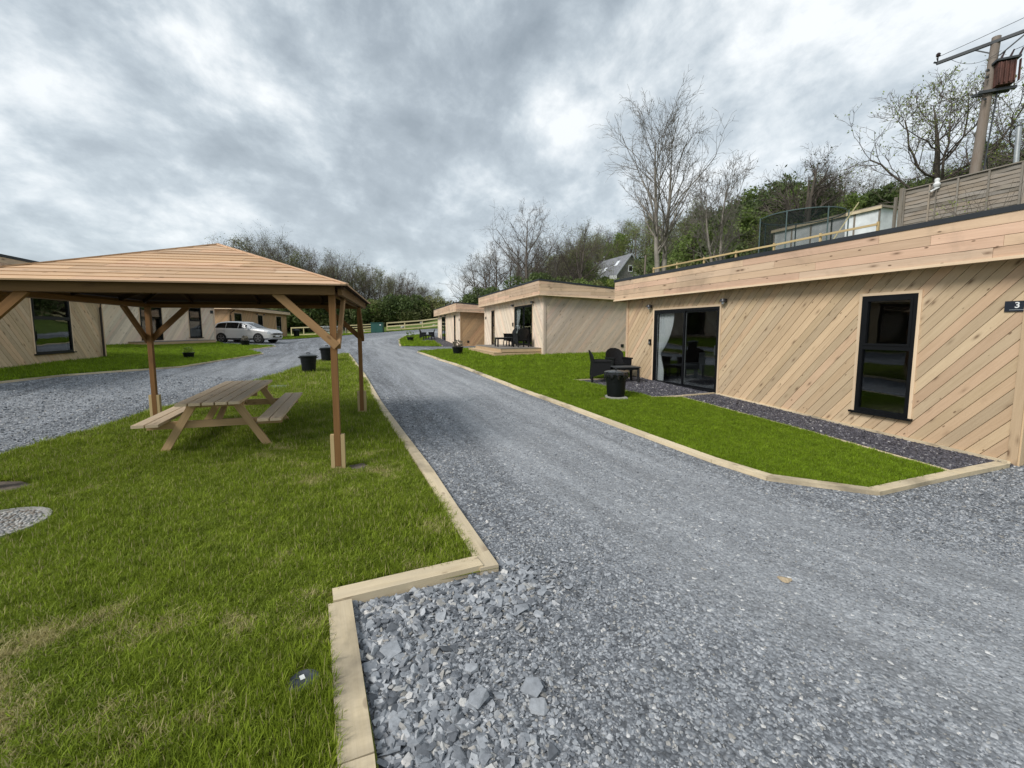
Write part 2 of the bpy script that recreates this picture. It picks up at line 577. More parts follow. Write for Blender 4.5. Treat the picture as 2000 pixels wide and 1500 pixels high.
# ------------------------------------------------------------------ ground materials
def gravel_mat(name, cols, scale=46.0, track=True, white=.5):
    m, nt, b = new_mat(name)
    geo = N(nt, 'ShaderNodeNewGeometry')
    P = geo.outputs['Position']
    wob = nt.nodes.new('ShaderNodeTexNoise'); wob.inputs['Scale'].default_value = 30; L(nt, P, wob.inputs['Vector'])
    P2 = vmath(nt, 'ADD', P, vmath(nt, 'SCALE', wob.outputs['Color'], None, .02))
    P2 = mapping(nt, P2, scale=(1, 1, .2))
    v = N(nt, 'ShaderNodeTexVoronoi'); v.inputs['Scale'].default_value = scale; L(nt, P2, v.inputs['Vector'])
    v2 = N(nt, 'ShaderNodeTexVoronoi'); v2.inputs['Scale'].default_value = scale * .37; L(nt, P2, v2.inputs['Vector'])
    s1 = N(nt, 'ShaderNodeSeparateColor'); L(nt, v.outputs['Color'], s1.inputs[0])
    s2 = N(nt, 'ShaderNodeSeparateColor'); L(nt, v2.outputs['Color'], s2.inputs[0])
    big = noise(nt, P, .55, 5, .6, .3)
    mid = noise(nt, P, 3.2, 4, .6)
    f = math_(nt, 'ADD', math_(nt, 'MULTIPLY', s1.outputs[0], .62), math_(nt, 'MULTIPLY', s2.outputs[1], .38))
    rp = ramp(nt, [(0.05, cols[0]), (0.45, cols[1]), (0.75, cols[2]), (0.95, cols[3])])
    L(nt, f, rp.inputs[0])
    c = rp.outputs[0]
    e = math_(nt, 'MULTIPLY', v.outputs['Distance'], 1.0)
    er = ramp(nt, [(0.30, 1.0), (0.80, 0.45)])
    L(nt, e, er.inputs[0])
    c = mixc(nt, 1.0, c, er.outputs[0], 'MULTIPLY')
    # broad dusty and damp patches
    br = ramp(nt, [(0.30, .80), (0.70, 1.16)])
    L(nt, math_(nt, 'ADD', math_(nt, 'MULTIPLY', big, .65), math_(nt, 'MULTIPLY', mid, .35)), br.inputs[0])
    c = mixc(nt, 1.0, c, br.outputs[0], 'MULTIPLY')
    if track:
        at = N(nt, 'ShaderNodeAttribute'); at.attribute_name = 'track'
        aa = N(nt, 'ShaderNodeAttribute'); aa.attribute_name = 'across'
        al_ = N(nt, 'ShaderNodeAttribute'); al_.attribute_name = 'along'
        cx_ = N(nt, 'ShaderNodeCombineXYZ'); L(nt, aa.outputs['Fac'], cx_.inputs[0]); L(nt, al_.outputs['Fac'], cx_.inputs[1])
        stk = noise(nt, mapping(nt, cx_.outputs[0], scale=(3.2, .22, 1)), 1.0, 5, .6, .2)
        sk = ramp(nt, [(.34, .52), (.50, .98), (.66, 1.38)]); L(nt, stk, sk.inputs[0])
        c = mixc(nt, .85, c, mixc(nt, 1.0, c, sk.outputs[0], 'MULTIPLY'))
        tn = math_(nt, 'MULTIPLY', at.outputs['Fac'], math_(nt, 'ADD', .45, math_(nt, 'MULTIPLY', stk, 1.1)))
        c = mixc(nt, math_(nt, 'MINIMUM', math_(nt, 'MULTIPLY', tn, .42), .6), c, (.44, .455, .475))
    wv = math_(nt, 'GREATER_THAN', s1.outputs[2], 1 - .014 * white)
    c = mixc(nt, math_(nt, 'MULTIPLY', wv, .7), c, (.75, .74, .72))
    L(nt, c, b.inputs['Base Color'])
    b.inputs['Roughness'].default_value = .8
    b.inputs['Specular IOR Level'].default_value = .35
    hgt = math_(nt, 'SUBTRACT', math_(nt, 'MULTIPLY', s1.outputs[1], .6), v.outputs['Distance'])
    bump(nt, b, hgt, .8, .012)
    return m


M_GRAVEL = gravel_mat('slate_gravel', [(.09, .098, .11), (.205, .22, .243), (.33, .35, .378), (.52, .53, .55)])
M_SLATE = gravel_mat('purple_slate_chippings', [(.035, .034, .042), (.075, .072, .088), (.12, .114, .135), (.22, .21, .23)], 34, False, .6)


def grass_mat(name, base, dry, blades=False, amount=1.0):
    m, nt, b = new_mat(name)
    geo = N(nt, 'ShaderNodeNewGeometry')
    P = geo.outputs['Position']
    n1 = noise(nt, P, .55, 5, .62, .5)
    n2 = noise(nt, P, 2.7, 4, .65, .3)
    n3 = noise(nt, P, 45, 3, .6)
    g = ramp(nt, [(0.30, base[0]), (0.55, base[1]), (0.75, base[2])])
    L(nt, math_(nt, 'ADD', math_(nt, 'MULTIPLY', n2, .6), math_(nt, 'MULTIPLY', n3, .4)), g.inputs[0])
    c = g.outputs[0]
    if blades:
        oi = N(nt, 'ShaderNodeObjectInfo')
        rr_ = ramp(nt, [(0.0, .60), (0.5, 1.0), (1.0, 1.5)])
        L(nt, oi.outputs['Random'], rr_.inputs[0])
        c = mixc(nt, 1.0, c, rr_.outputs[0], 'MULTIPLY')
    at = N(nt, 'ShaderNodeAttribute'); at.attribute_name = 'dry'
    if blades: at.attribute_type = 'INSTANCER'
    d = math_(nt, 'ADD', at.outputs['Fac'], math_(nt, 'MULTIPLY', math_(nt, 'SUBTRACT', n1, .5), 1.1 * amount))
    d = math_(nt, 'ADD', d, math_(nt, 'MULTIPLY', math_(nt, 'SUBTRACT', n2, .5), 1.2 * amount))
    dr = ramp(nt, [(0.18, 0.0), (0.62, .85)])
    L(nt, d, dr.inputs[0])
    if blades:
        ui = N(nt, 'ShaderNodeUVMap'); ui.uv_map = 'R'
        us = N(nt, 'ShaderNodeSeparateXYZ'); L(nt, ui.outputs[0], us.inputs[0])
        k = math_(nt, 'GREATER_THAN', math_(nt, 'ADD', dr.outputs[0], .07), us.outputs[0])
        c = mixc(nt, math_(nt, 'MULTIPLY', k, .85), c, dry)
    else:
        c = mixc(nt, dr.outputs[0], c, dry)
    L(nt, c, b.inputs['Base Color'])
    b.inputs['Roughness'].default_value = .6 if blades else .9
    b.inputs['Specular IOR Level'].default_value = .25
    if blades:
        b.inputs['Subsurface Weight'].default_value = 0.0
        # thin leaf: let light through
        tl = nt.nodes.new('ShaderNodeBsdfTranslucent'); L(nt, c, tl.inputs[0])
        mx = nt.nodes.new('ShaderNodeMixShader'); mx.inputs[0].default_value = .35
        L(nt, b.outputs[0], mx.inputs[1]); L(nt, tl.outputs[0], mx.inputs[2])
        o = [n for n in nt.nodes if n.type == 'OUTPUT_MATERIAL'][0]
        L(nt, mx.outputs[0], o.inputs['Surface'])
    else:
        bump(nt, b, math_(nt, 'ADD', n3, n2), .6, .03)
    return m


M_LAWN = grass_mat('lawn_turf', [(.09, .105, .015), (.15, .17, .025), (.20, .22, .04)], (.24, .20, .085), amount=1.4)
M_LAWN2 = grass_mat('young_turf', [(.09, .15, .008), (.13, .20, .012), (.165, .235, .018)], (.12, .15, .03), amount=.35)
M_BLADE = grass_mat('grass_blades', [(.14, .195, .016), (.24, .31, .028), (.34, .41, .055)], (.54, .46, .24), True, 1.45)
M_BLADE2 = grass_mat('young_grass_blades', [(.14, .22, .010), (.20, .295, .015), (.26, .35, .028)], (.22, .27, .06), True, .35)
M_FIELD = grass_mat('rough_pasture', [(.065, .10, .02), (.11, .16, .03), (.16, .20, .05)], (.14, .115, .06), amount=.9)
M_SOIL = plain('bare_soil', (.12, .095, .075), .95, var=.4, scale=14)


def inpoly(x, y, poly):
    x = np.asarray(x); y = np.asarray(y)
    c = np.zeros(x.shape, bool)
    n = len(poly)
    for i in range(n):
        x1, y1 = poly[i]; x2, y2 = poly[(i + 1) % n]
        k = ((y1 > y) != (y2 > y))
        with np.errstate(divide='ignore', invalid='ignore'):
            c ^= k & (x < (x2 - x1) * (y - y1) / (y2 - y1 + 1e-12) + x1)
    return c


def sdist(x, y, line):
    """distance to a polyline"""
    d = np.full(np.shape(x), 1e9)
    for (x1, y1), (x2, y2) in zip(line[:-1], line[1:]):
        dx, dy = x2 - x1, y2 - y1
        t = np.clip(((x - x1) * dx + (y - y1) * dy) / (dx * dx + dy * dy), 0, 1)
        d = np.minimum(d, np.hypot(x - x1 - t * dx, y - y1 - t * dy))
    return d


def sheet(name, poly, dz, mat, step, hf=None, attrs=None, cuts=None):
    hf = hf or hill
    bm = bmesh.new()
    from mathutils.geometry import tessellate_polygon
    vs = [bm.verts.new((p[0], p[1], 0)) for p in poly]
    for tri in tessellate_polygon([[Vector((p[0], p[1], 0)) for p in poly]]):
        bm.faces.new([vs[i] for i in tri])
    xs = [p[0] for p in poly]; ys = [p[1] for p in poly]
    cx = cuts[0] if cuts else np.arange(math.floor(min(xs) / step) * step, max(xs), step)
    cy = cuts[1] if cuts else np.arange(math.floor(min(ys) / step) * step, max(ys), step)
    for a in cx:
        bmesh.ops.bisect_plane(bm, geom=bm.verts[:] + bm.edges[:] + bm.faces[:], plane_co=(a, 0, 0), plane_no=(1, 0, 0))
    for a in cy:
        bmesh.ops.bisect_plane(bm, geom=bm.verts[:] + bm.edges[:] + bm.faces[:], plane_co=(0, a, 0), plane_no=(0, 1, 0))
    me = bpy.data.meshes.new(name)
    bm.to_mesh(me); bm.free()
    n = len(me.vertices)
    co = np.zeros(n * 3); me.vertices.foreach_get('co', co); co = co.reshape(-1, 3)
    co[:, 2] = hf(co[:, 0], co[:, 1]) + dz
    me.vertices.foreach_set('co', co.ravel())
    for k, fn in (attrs or {}).items():
        a = me.attributes.new(k, 'FLOAT', 'POINT')
        a.data.foreach_set('value', np.asarray(fn(co[:, 0], co[:, 1]), np.float32))
    me.polygons.foreach_set('use_smooth', [True] * len(me.polygons))
    # all faces up
    me.update()
    if len(me.polygons):
        bm = bmesh.new(); bm.from_mesh(me)
        bmesh.ops.reverse_faces(bm, faces=[f for f in bm.faces if f.normal.z < 0]); bm.to_mesh(me); bm.free()
    me.materials.append(mat)
    o = bpy.data.objects.new(name, me)
    col.objects.link(o)
    return tag(o, kind='structure')


# ------------------------------------------------------------------ the plots
ISL_R = [(-7.54, 22.3), (-4.40, 14.42), (-2.62, 9.72), (-1.42, 6.74), (-.77, 5.13), (-.37, 4.03), (.01, 3.01)]
ISL_L = [(-6.3, -1.5), (-6.4, 3.0), (-6.46, 5.53), (-6.47, 6.39), (-6.57, 7.6), (-6.65, 9.06), (-6.85, 12.87), (-7.24, 15.9), (-7.54, 19.4), (-7.8, 21.7), (-7.54, 22.3)]
ISLAND = ISL_R + [(-.95, 2.65), (-.48, 1.58), (.12, 0.0), (.7, -1.5)] + ISL_L[:-1]
KERB_R = [(-4.37, 23.92), (-2.58, 18.99), (-1.21, 15.81), (.47, 11.36), (1.41, 9.10), (2.34, 6.77), (2.81, 5.56), (3.14, 4.92), (4.09, 4.50), (5.66, 5.16), (6.80, 5.62)]
LAWN_R = KERB_R[:-1] + [(5.68, 5.23), (5.31, 7.07), (4.33, 10.06), (3.64, 10.03), (2.24, 12.75), (3.3, 13.01), (4.1, 13.3), (4.3, 14.3), (8.6, 15.7),
                        (7.9, 21.4), (2.13, 19.65), (.2, 26.3), (-1.61, 26.77), (-3.34, 25.74)]
SLATE = [(5.68, 5.23), (6.80, 5.62), (6.99, 5.72), (5.36, 10.60), (4.42, 10.21), (4.33, 10.06), (5.31, 7.07)]
PATIO = [(3.64, 10.03), (4.42, 10.21), (5.36, 10.60), (4.2, 14.05), (4.1, 13.3), (3.3, 13.01), (2.24, 12.75)]
LAWN_F = [(-8.79, 39.6), (-6.82, 31.2), (-3.9, 31.4), (-5.41, 37.4), (-6.59, 37.9), (-6.5, 43.6), (-7.9, 46.7), (-9.2, 44.9)]
SLATE_F = [(-3.9, 31.4), (-2.6, 31.55), (-5.9, 43.2), (-6.5, 43.6), (-6.59, 37.9), (-5.41, 37.4)]
LL = [(-11.9, 4.0), (-11.85, 8.0), (-11.77, 10.24), (-11.65, 11.77), (-11.13, 13.45), (-10.75, 14.76), (-11.14, 17.57), (-11.47, 21.4), (-13.36, 23.46), (-13.66, 27.0), (-17.1, 27.2)]
LAWN_L = LL + [(-18.6, 29.0), (-19.9, 19.0), (-20.5, 18.5), (-14.94, 16.6), (-13.2, 10.0), (-13.2, 4.0)]
VERGE = [(-20.9, 34.2), (-18.3, 36.0), (-18.5, 48.0), (-15.9, 56.0), (-7.3, 57.1), (3, 57.4), (3, 58.6), (-27, 58), (-23.2, 48.2)]
YARD = [(-30, -8), (13, -8), (12.2, 8), (10.6, 12), (8.0, 20.0), (3.5, 33), (3.0, 57.6), (-7.3, 57.3), (-16.2, 56.4), (-19.5, 50), (-30, 50)]

TR_A = [(5.2, .8), (3.4, 1.9), (2.2, 3.3), (1.35, 5.2), (.3, 8.2), (-1.2, 12.2), (-2.7, 16.0), (-4.7, 21.5), (-6.4, 27), (-9.2, 33), (-11.3, 40), (-10.5, 47), (-5, 52)]
TR_C = [(-9.0, -2), (-9.1, 5), (-9.1, 10), (-8.9, 15), (-9.0, 20), (-9.4, 25), (-11, 31)]


def track(x, y):
    d = sdist(x, y, TR_A)
    t = np.exp(-((d - .55) / .55) ** 2) + .35 * np.exp(-(d / 2.2) ** 2)
    d2 = sdist(x, y, TR_C)
    return np.clip(np.maximum(t, .7 * np.exp(-((d2 - .75) / .5) ** 2)), 0, 1)


def frame_(x, y):
    # signed distance across, and length along, the wheel line of the drive
    best = np.full(np.shape(x), 1e9); ac = np.zeros(np.shape(x)); al = np.zeros(np.shape(x)); s0 = 0.
    for (x1, y1), (x2, y2) in zip(TR_A[:-1], TR_A[1:]):
        dx, dy = x2 - x1, y2 - y1; l = math.hypot(dx, dy)
        t = ((x - x1) * dx + (y - y1) * dy) / (l * l); tc_ = np.clip(t, 0, 1)
        d = np.hypot(x - x1 - tc_ * dx, y - y1 - tc_ * dy); sg = np.sign((x - x1) * dy - (y - y1) * dx)
        m = d < best
        best = np.where(m, d, best); ac = np.where(m, d * sg, ac); al = np.where(m, s0 + tc_ * l, al); s0 += l
    return ac, al


def dryf(x, y):
    """yellowed, walked-on turf near the viewer"""
    g = lambda cx, cy, sx, sy, a, t=0.0: a * np.exp(-(((x - cx) * math.cos(t) + (y - cy) * math.sin(t)) / sx) ** 2 - ((-(x - cx) * math.sin(t) + (y - cy) * math.cos(t)) / sy) ** 2)
    v = g(-2.1, 2.45, 1.1, .32, .40, .25) + g(-2.75, 2.1, .6, .3, .36, .2) + g(-1.7, 1.75, .8, .3, .30) + g(-2.9, 1.7, .8, .4, .3) + g(-1.1, 2.5, .5, .3, .22)
    v = v + .10 * np.sin(7 * x + 3 * np.sin(5 * y)) * np.sin(11 * y + 2 * np.sin(6 * x)) * (v > .08)
    v = v + g(-1.55, 5.15, .45, .3, .5) + g(-4.6, 4.5, .9, .3, .25)
    return .72 * v - .04


YX = np.concatenate([np.arange(-30, -8, 1.2), np.arange(-8, 13, .42)])
YY = np.concatenate([np.arange(-8, -1, 1.5), np.arange(-1, 16, .42), np.arange(16, 58, .9)])
gravel_yard = sheet('gravel_yard', YARD, 0.0, M_GRAVEL, 1, ter, {'track': track, 'across': lambda x, y: frame_(x, y)[0], 'along': lambda x, y: frame_(x, y)[1]}, (YX, YY))
lawn = sheet('lawn', ISLAND, .03, M_LAWN, .35, ter, {'dry': dryf})
zero = lambda x, y: np.full(np.shape(x), -.15)
sheet('lawn', LAWN_R, .03, M_LAWN2, .6, ter, {'dry': zero})
sheet('lawn', LAWN_F, .03, M_LAWN2, 1, ter, {'dry': zero})
sheet('lawn', LAWN_L, .03, M_LAWN2, .8, ter, {'dry': zero})
sheet('grass_verge', VERGE, .03, M_LAWN, 2, ter, {'dry': zero})
sheet('slate_path', SLATE, .016, M_SLATE, .5, ter)
sheet('slate_patio', PATIO, .016, M_SLATE, .5, ter)
sheet('slate_path', SLATE_F, .016, M_SLATE, 1, ter)

# land beyond the yard, one sheet to the horizon
gx = np.concatenate([[-900, -500, -300, -200, -150, -110, -80, -60, -48, -38], np.arange(-30, 60, 1.25), [64, 70, 78, 88, 100, 120, 150, 200, 300, 500, 900]])
gy = np.concatenate([[-300, -120, -50, -25, -12], np.arange(-8, 62, 1.25), np.arange(63, 130, 3.0), [140, 155, 175, 200, 240, 300, 400, 600, 1000]])
GX, GY = np.meshgrid(gx, gy)
GZ = hill(GX, GY)
ins = inpoly(GX, GY, YARD)
GZ = np.where(ins, GZ - .12, GZ - .02)
V = np.stack([GX, GY, GZ], -1).reshape(-1, 3)
nx = len(gx)
F = [(j * nx + i, j * nx + i + 1, (j + 1) * nx + i + 1, (j + 1) * nx + i) for j in range(len(gy) - 1) for i in range(nx - 1)]
me = bpy.data.meshes.new('field')
me.from_pydata(V.tolist(), [], F)
me.polygons.foreach_set('use_smooth', [True] * len(F))
me.materials.append(M_FIELD)
field = bpy.data.objects.new('field', me); col.objects.link(field); tag(field, kind='structure')


# ------------------------------------------------------------------ timber edging
def edging(line, width, label, top=.055, side=-1, maxlen=3.0, mat='kerb', group=None, loc=None):
    t = thing('timber_edging', label, 'timber edging', (line[0][0], line[0][1], float(ter(*line[0]))), 0, group)
    for (a, b_) in zip(line[:-1], line[1:]):
        a = np.array(a); b_ = np.array(b_)
        l = np.linalg.norm(b_ - a)
        n = max(1, int(math.ceil(l / maxlen)))
        d = (b_ - a) / l
        nrm = np.array([-d[1], d[0]]) * side
        for k in range(n):
            p0 = a + d * (l * k / n + .003); p1 = a + d * (l * (k + 1) / n - .003)
            p0 = p0 + nrm * width / 2; p1 = p1 + nrm * width / 2
            z0 = float(ter(*p0)) + top + RND.uniform(-.005, .005); z1 = float(ter(*p1)) + top + RND.uniform(-.005, .005)
            h = .13
            MB().beam((p0[0], p0[1], z0 - h / 2), (p1[0], p1[1], z1 - h / 2), width, h).build('board', MW[mat], t, bevel=.006)
    return t


edging(ISL_R[::-1], .14, 'long pale sleeper edging between the picnic lawn and the main drive', side=1, maxlen=2.4)
edging([(-1.09, 2.71), (-.155, 3.115)], .14, 'short pale sleeper closing the near corner step of the picnic lawn', side=-1, top=.062)
edging([(-.93, 2.62), (-.50, 1.60), (.07, .08)], .14, 'wide pale sleeper edging with dirt marks beside the coarse slate stones', side=-1, top=.058)
edging(ISL_L, .05, 'thin pale edging along the far side of the picnic lawn behind the table', side=-1, top=.045)
edging(KERB_R, .13, 'pale sleeper edging curving round the lawn in front of the cabin numbered 3', side=1, top=.05, maxlen=2.4)
edging([(5.70, 5.25), (5.31, 7.07), (4.33, 10.06)], .05, 'thin pale edging between the lawn and the slate strip under the tall window', side=1, top=.045)
edging([(5.36, 10.56), (4.42, 10.21), (3.64, 10.03), (2.24, 12.75), (3.3, 13.01), (4.1, 13.3)], .05, 'thin pale edging round the slate patio with the two rattan chairs', side=-1, top=.045)
edging(LL, .07, 'thin pale edging along the lawn across the left drive', side=1, top=.045)
edging([(-7.9, 46.7), (-9.2, 44.9), (-8.79, 39.6), (-6.85, 31.3)], .12, 'pale edging round the small lawn of the farthest cabin on the right', side=-1, top=.06)
edging([(-3.9, 31.5), (-5.41, 37.4), (-6.59, 37.9), (-8.2, 38.0)], .06, 'thin edging of the slate path beside the farthest cabin on the right', side=1, top=.05)
edging([(6.80, 5.62), (6.96, 5.74), (5.37, 10.54)], .03, 'narrow batten along the foot of the cladding beside the slate strip', side=1, top=.05)


# ------------------------------------------------------------------ planks
def clip(poly, a, b, c):
    """keep a*x+b*y<=c"""
    o = []
    n = len(poly)
    for i in range(n):
        p, q = poly[i], poly[(i + 1) % n]
        dp = a * p[0] + b * p[1] - c; dq = a * q[0] + b * q[1] - c
        if dp <= 0: o.append(p)
        if (dp < 0 < dq) or (dq < 0 < dp):
            t = dp / (dp - dq)
            o.append((p[0] + (q[0] - p[0]) * t, p[1] + (q[1] - p[1]) * t))
    # drop duplicates
    r = []
    for p in o:
        if not r or math.hypot(p[0] - r[-1][0], p[1] - r[-1][1]) > 1e-5: r.append(p)
    if len(r) > 1 and math.hypot(r[0][0] - r[-1][0], r[0][1] - r[-1][1]) < 1e-5: r.pop()
    return r if len(r) > 2 else []


def area(p):
    return .5 * sum(p[i][0] * p[(i + 1) % len(p)][1] - p[(i + 1) % len(p)][0] * p[i][1] for i in range(len(p)))


def inset(p, c):
    n = len(p); o = []
    for i in range(n):
        a = np.array(p[i - 1]); b_ = np.array(p[i]); d = np.array(p[(i + 1) % n])
        e1 = b_ - a; e2 = d - b_
        l1, l2 = np.linalg.norm(e1), np.linalg.norm(e2)
        if l1 < 1e-6 or l2 < 1e-6: return p
        e1 /= l1; e2 /= l2
        n1 = np.array([-e1[1], e1[0]]); n2 = np.array([-e2[1], e2[0]])
        k = 1 + n1 @ n2
        if k < .15: return p
        o.append(tuple(b_ + c * (n1 + n2) / k))
    return o if area(o) > 0 else p


class Frame:
    """a flat face: origin O, right A, up U, outward N"""

    def __init__(s, O, A, U=(0, 0, 1)):
        s.O = np.array(O, float); s.A = np.array(A, float); s.A /= np.linalg.norm(s.A)
        s.U = np.array(U, float); s.U /= np.linalg.norm(s.U)
        s.N = np.cross(s.A, s.U)

    def p(s, a, u, d=0.0):
        return s.O + s.A * a + s.U * u + s.N * d


def strips(poly, holes, ang, pitch, gap=.005, lens=None, phase=0.0):
    """cut a convex polygon into strips at angle ang; returns lists of convex pieces, one list per board"""
    c, s_ = math.cos(ang), math.sin(ang)
    vs = [-s_ * p[0] + c * p[1] for p in poly]
    us = [c * p[0] + s_ * p[1] for p in poly]
    v = math.floor((min(vs) - phase) / pitch) * pitch + phase
    res = []
    while v < max(vs):
        P = clip(poly, s_, -c, -(v + gap / 2)); P = P and clip(P, -s_, c, v + pitch - gap / 2)
        if P:
            cuts = [P]
            if lens:
                cuts = []
                u = min(us) - RND.uniform(0, lens[1])
                while u < max(us):
                    l = RND.uniform(*lens)
                    Q = clip(P, -c, -s_, -(u + .0015)); Q = Q and clip(Q, c, s_, u + l - .0015)
                    if Q: cuts.append(Q)
                    u += l
            for Q in cuts:
                parts = [Q]
                for (a0, a1, b0, b1) in holes:
                    nxt = []
                    for q in parts:
                        xs = [t[0] for t in q]; ys = [t[1] for t in q]
                        if max(xs) <= a0 or min(xs) >= a1 or max(ys) <= b0 or min(ys) >= b1:
                            nxt.append(q); continue
                        m1 = clip(q, 1, 0, a0); m2 = clip(q, -1, 0, -a1)
                        mid = clip(clip(q, -1, 0, -a0) or [], 1, 0, a1) if clip(q, -1, 0, -a0) else []
                        t1 = clip(mid, 0, 1, b0) if mid else []
                        t2 = clip(mid, 0, -1, -b1) if mid else []
                        nxt += [k for k in (m1, m2, t1, t2) if k and abs(area(k)) > 1e-5]
                    parts = nxt
                # join touching pieces into boards
                grp = []
                for q in parts:
                    hit = []
                    for g_ in grp:
                        for r_ in g_:
                            sh = sum(1 for t in q for w_ in r_ if abs(t[0] - w_[0]) < 1e-4 and abs(t[1] - w_[1]) < 1e-4)
                            if sh >= 2:
                                hit.append(g_); break
                    n_ = [q]
                    for g_ in hit:
                        n_ += g_; grp.remove(g_)
                    grp.append(n_)
                for g_ in grp:
                    if sum(abs(area(k)) for k in g_) > 4e-4:
                        res.append((g_, v))
        v += pitch
    return res


def clad(fr, poly, holes, ang, pitch, mat, parent, th=.02, d0=.0, name='plank', joined=False, lens=None, cham=.004, lap=0.0, phase=0.0, gap=.005):
    c, s_ = math.cos(ang), math.sin(ang)
    mb = MB()
    if area(poly) < 0: poly = poly[::-1]
    cnt = 0
    for pieces, v0 in strips(poly, holes, ang, pitch, gap, lens, phase):
        if not joined: mb = MB()
        r = mb.rr(); ou = RND.random() * 50; ov = RND.random() * 50
        jit = RND.uniform(-.0015, .0015)
        for q in pieces:
            if area(q) < 0: q = q[::-1]
            f = inset(q, cham) if cham else q
            uvf = lambda t: (ou + c * t[0] + s_ * t[1], ov - s_ * t[0] + c * t[1])
            dl = lambda t: d0 + th + jit + (lap * (1 - ((-s_ * t[0] + c * t[1]) - v0) / pitch) if lap else 0)
            F_ = [fr.p(t[0], t[1], dl(t)) for t in f]
            S_ = [fr.p(t[0], t[1], dl(t) - (cham or 0)) for t in q]
            B_ = [fr.p(t[0], t[1], d0) for t in q]
            mb.poly(F_, [uvf(t) for t in f], r)
            n = len(q)
            for i in range(n):
                j = (i + 1) % n
                if len(f) == n and cham:
                    mb.poly([S_[i], S_[j], F_[j], F_[i]], [uvf(q[i]), uvf(q[j]), uvf(f[j]), uvf(f[i])], r)
                mb.poly([B_[i], B_[j], S_[j], S_[i]], [uvf(q[i]), uvf(q[j]), uvf(q[j]), uvf(q[i])], r)
        if not joined:
            mb.build(name, mat, parent); cnt += 1
    if joined and mb.f:
        o = mb.build(name, mat, parent); o['kind'] = 'stuff'
    return cnt


def fbox(mb, fr, a0, a1, u0, u1, d0, d1, g=0, r=None):
    """box in a face's own coordinates"""
    c = fr.p((a0 + a1) / 2, (u0 + u1) / 2, (d0 + d1) / 2)
    return mb.box(c, ((a1 - a0) / 2, (u1 - u0) / 2, (d1 - d0) / 2), (fr.A, fr.U, fr.N), g, r)


def window(fr, a0, a1, u0, u1, parent, kind='window', trim='trim', split=None, sill=True):
    """black frame, panes, timber surround"""
    wn = MB()
    t = .06
    fbox(wn, fr, a0, a0 + t, u0, u1, -.05, .028); fbox(wn, fr, a1 - t, a1, u0, u1, -.05, .028)
    fbox(wn, fr, a0 + t, a1 - t, u1 - t, u1, -.05, .028); fbox(wn, fr, a0 + t, a1 - t, u0, u0 + t, -.05, .028)
    if kind == 'window':
        s = split or (u0 + (u1 - u0) * .56)
        fbox(wn, fr, a0 + t, a1 - t, s - .035, s + .035, -.05, .026)
        # opening light has a thicker sash
        for (x0, x1, y0, y1) in ((a0 + t, a1 - t, s + .035, u1 - t),):
            k = .035
            fbox(wn, fr, x0, x0 + k, y0, y1, -.03, .036); fbox(wn, fr, x1 - k, x1, y0, y1, -.03, .036)
            fbox(wn, fr, x0 + k, x1 - k, y1 - k, y1, -.03, .036); fbox(wn, fr, x0 + k, x1 - k, y0, y0 + k, -.03, .036)
    o = wn.build('sliding_door' if kind == 'door' else 'window', M_BLACK, parent, bevel=.003)
    if kind == 'window':
        for (y0, y1) in ((u0 + t, s - .035), (s + .035, u1 - t)):
            g = MB(); fbox(g, fr, a0 + t, a1 - t, y0, y1, -.012, -.004); g.build('pane', M_GLASS, o)
    else:
        mid = (a0 + a1) / 2
        for (x0, x1, dd) in ((a0 + t, mid + .03, .0), (mid - .03, a1 - t, -.025)):
            sb = MB(); k = .05
            fbox(sb, fr, x0, x0 + k, u0 + t, u1 - t, dd - .02, dd + .018); fbox(sb, fr, x1 - k, x1, u0 + t, u1 - t, dd - .02, dd + .018)
            fbox(sb, fr, x0 + k, x1 - k, u1 - t - k, u1 - t, dd - .02, dd + .018); fbox(sb, fr, x0 + k, x1 - k, u0 + t, u0 + t + k, dd - .02, dd + .018)
            sb.build('sash', M_BLACK, o)
            gk = MB(); fbox(gk, fr, x0 + k, x0 + k + .022, u0 + t + k, u1 - t - k, dd - .018, dd - .006); gk.build('gasket', M_METAL, o)
            g = MB(); fbox(g, fr, x0 + k, x1 - k, u0 + t + k, u1 - t - k, dd - .006, dd + .002); g.build('pane', M_GLASS, o)
        h = MB(); fbox(h, fr, a1 - t - .04, a1 - t - .015, (u0 + u1) / 2 - .12, (u0 + u1) / 2 + .12, .02, .05); h.build('handle', M_STEEL, o)
    if sill and kind == 'window':
        sl = MB(); fbox(sl, fr, a0 - .06, a1 + .06, u0 - .03, u0 + .004, -.02, .085); sl.build('sill', M_BLACK, o, bevel=.004)
    tw = .045
    base = u0 if kind == 'door' else u0
    for (x0, x1, y0, y1, g_) in ((a0 - tw, a0, base, u1 + tw, 1), (a1, a1 + tw, base, u1 + tw, 1), (a0, a1, u1, u1 + tw, 0)):
        tm = MB(); fbox(tm, fr, x0, x1, y0, y1, -.01, .034, g_); tm.build('trim', MW[trim], o, bevel=.003)
    return o


def wall_lamp(fr, a, u, label, parent_none=None):
    c = fr.p(a, u, .02)
    t = thing('wall_lamp', label, 'wall lamp', tuple(c))
    R = (fr.A, fr.N, fr.U)
    MB().box(fr.p(a, u, .03), (.03, .012, .04), R).build('bracket', M_LAMP, t)
    q = fr.p(a, u, .11)
    MB().lathe(q, [(.02, .05), (.055, .045), (.075, .0), (.078, -.025), (.06, -.03)], 14).build('lamp_shade', M_LAMP, t, True)
    MB().lathe(q, [(.03, -.028), (.036, -.06), (.028, -.085), (.001, -.09)], 12).build('bulb_glass', M_METAL, t, True)
    MB().beam(fr.p(a, u + .02, .03), fr.p(a, u + .03, .10), .02, .02).build('arm', M_LAMP, t)
    return t


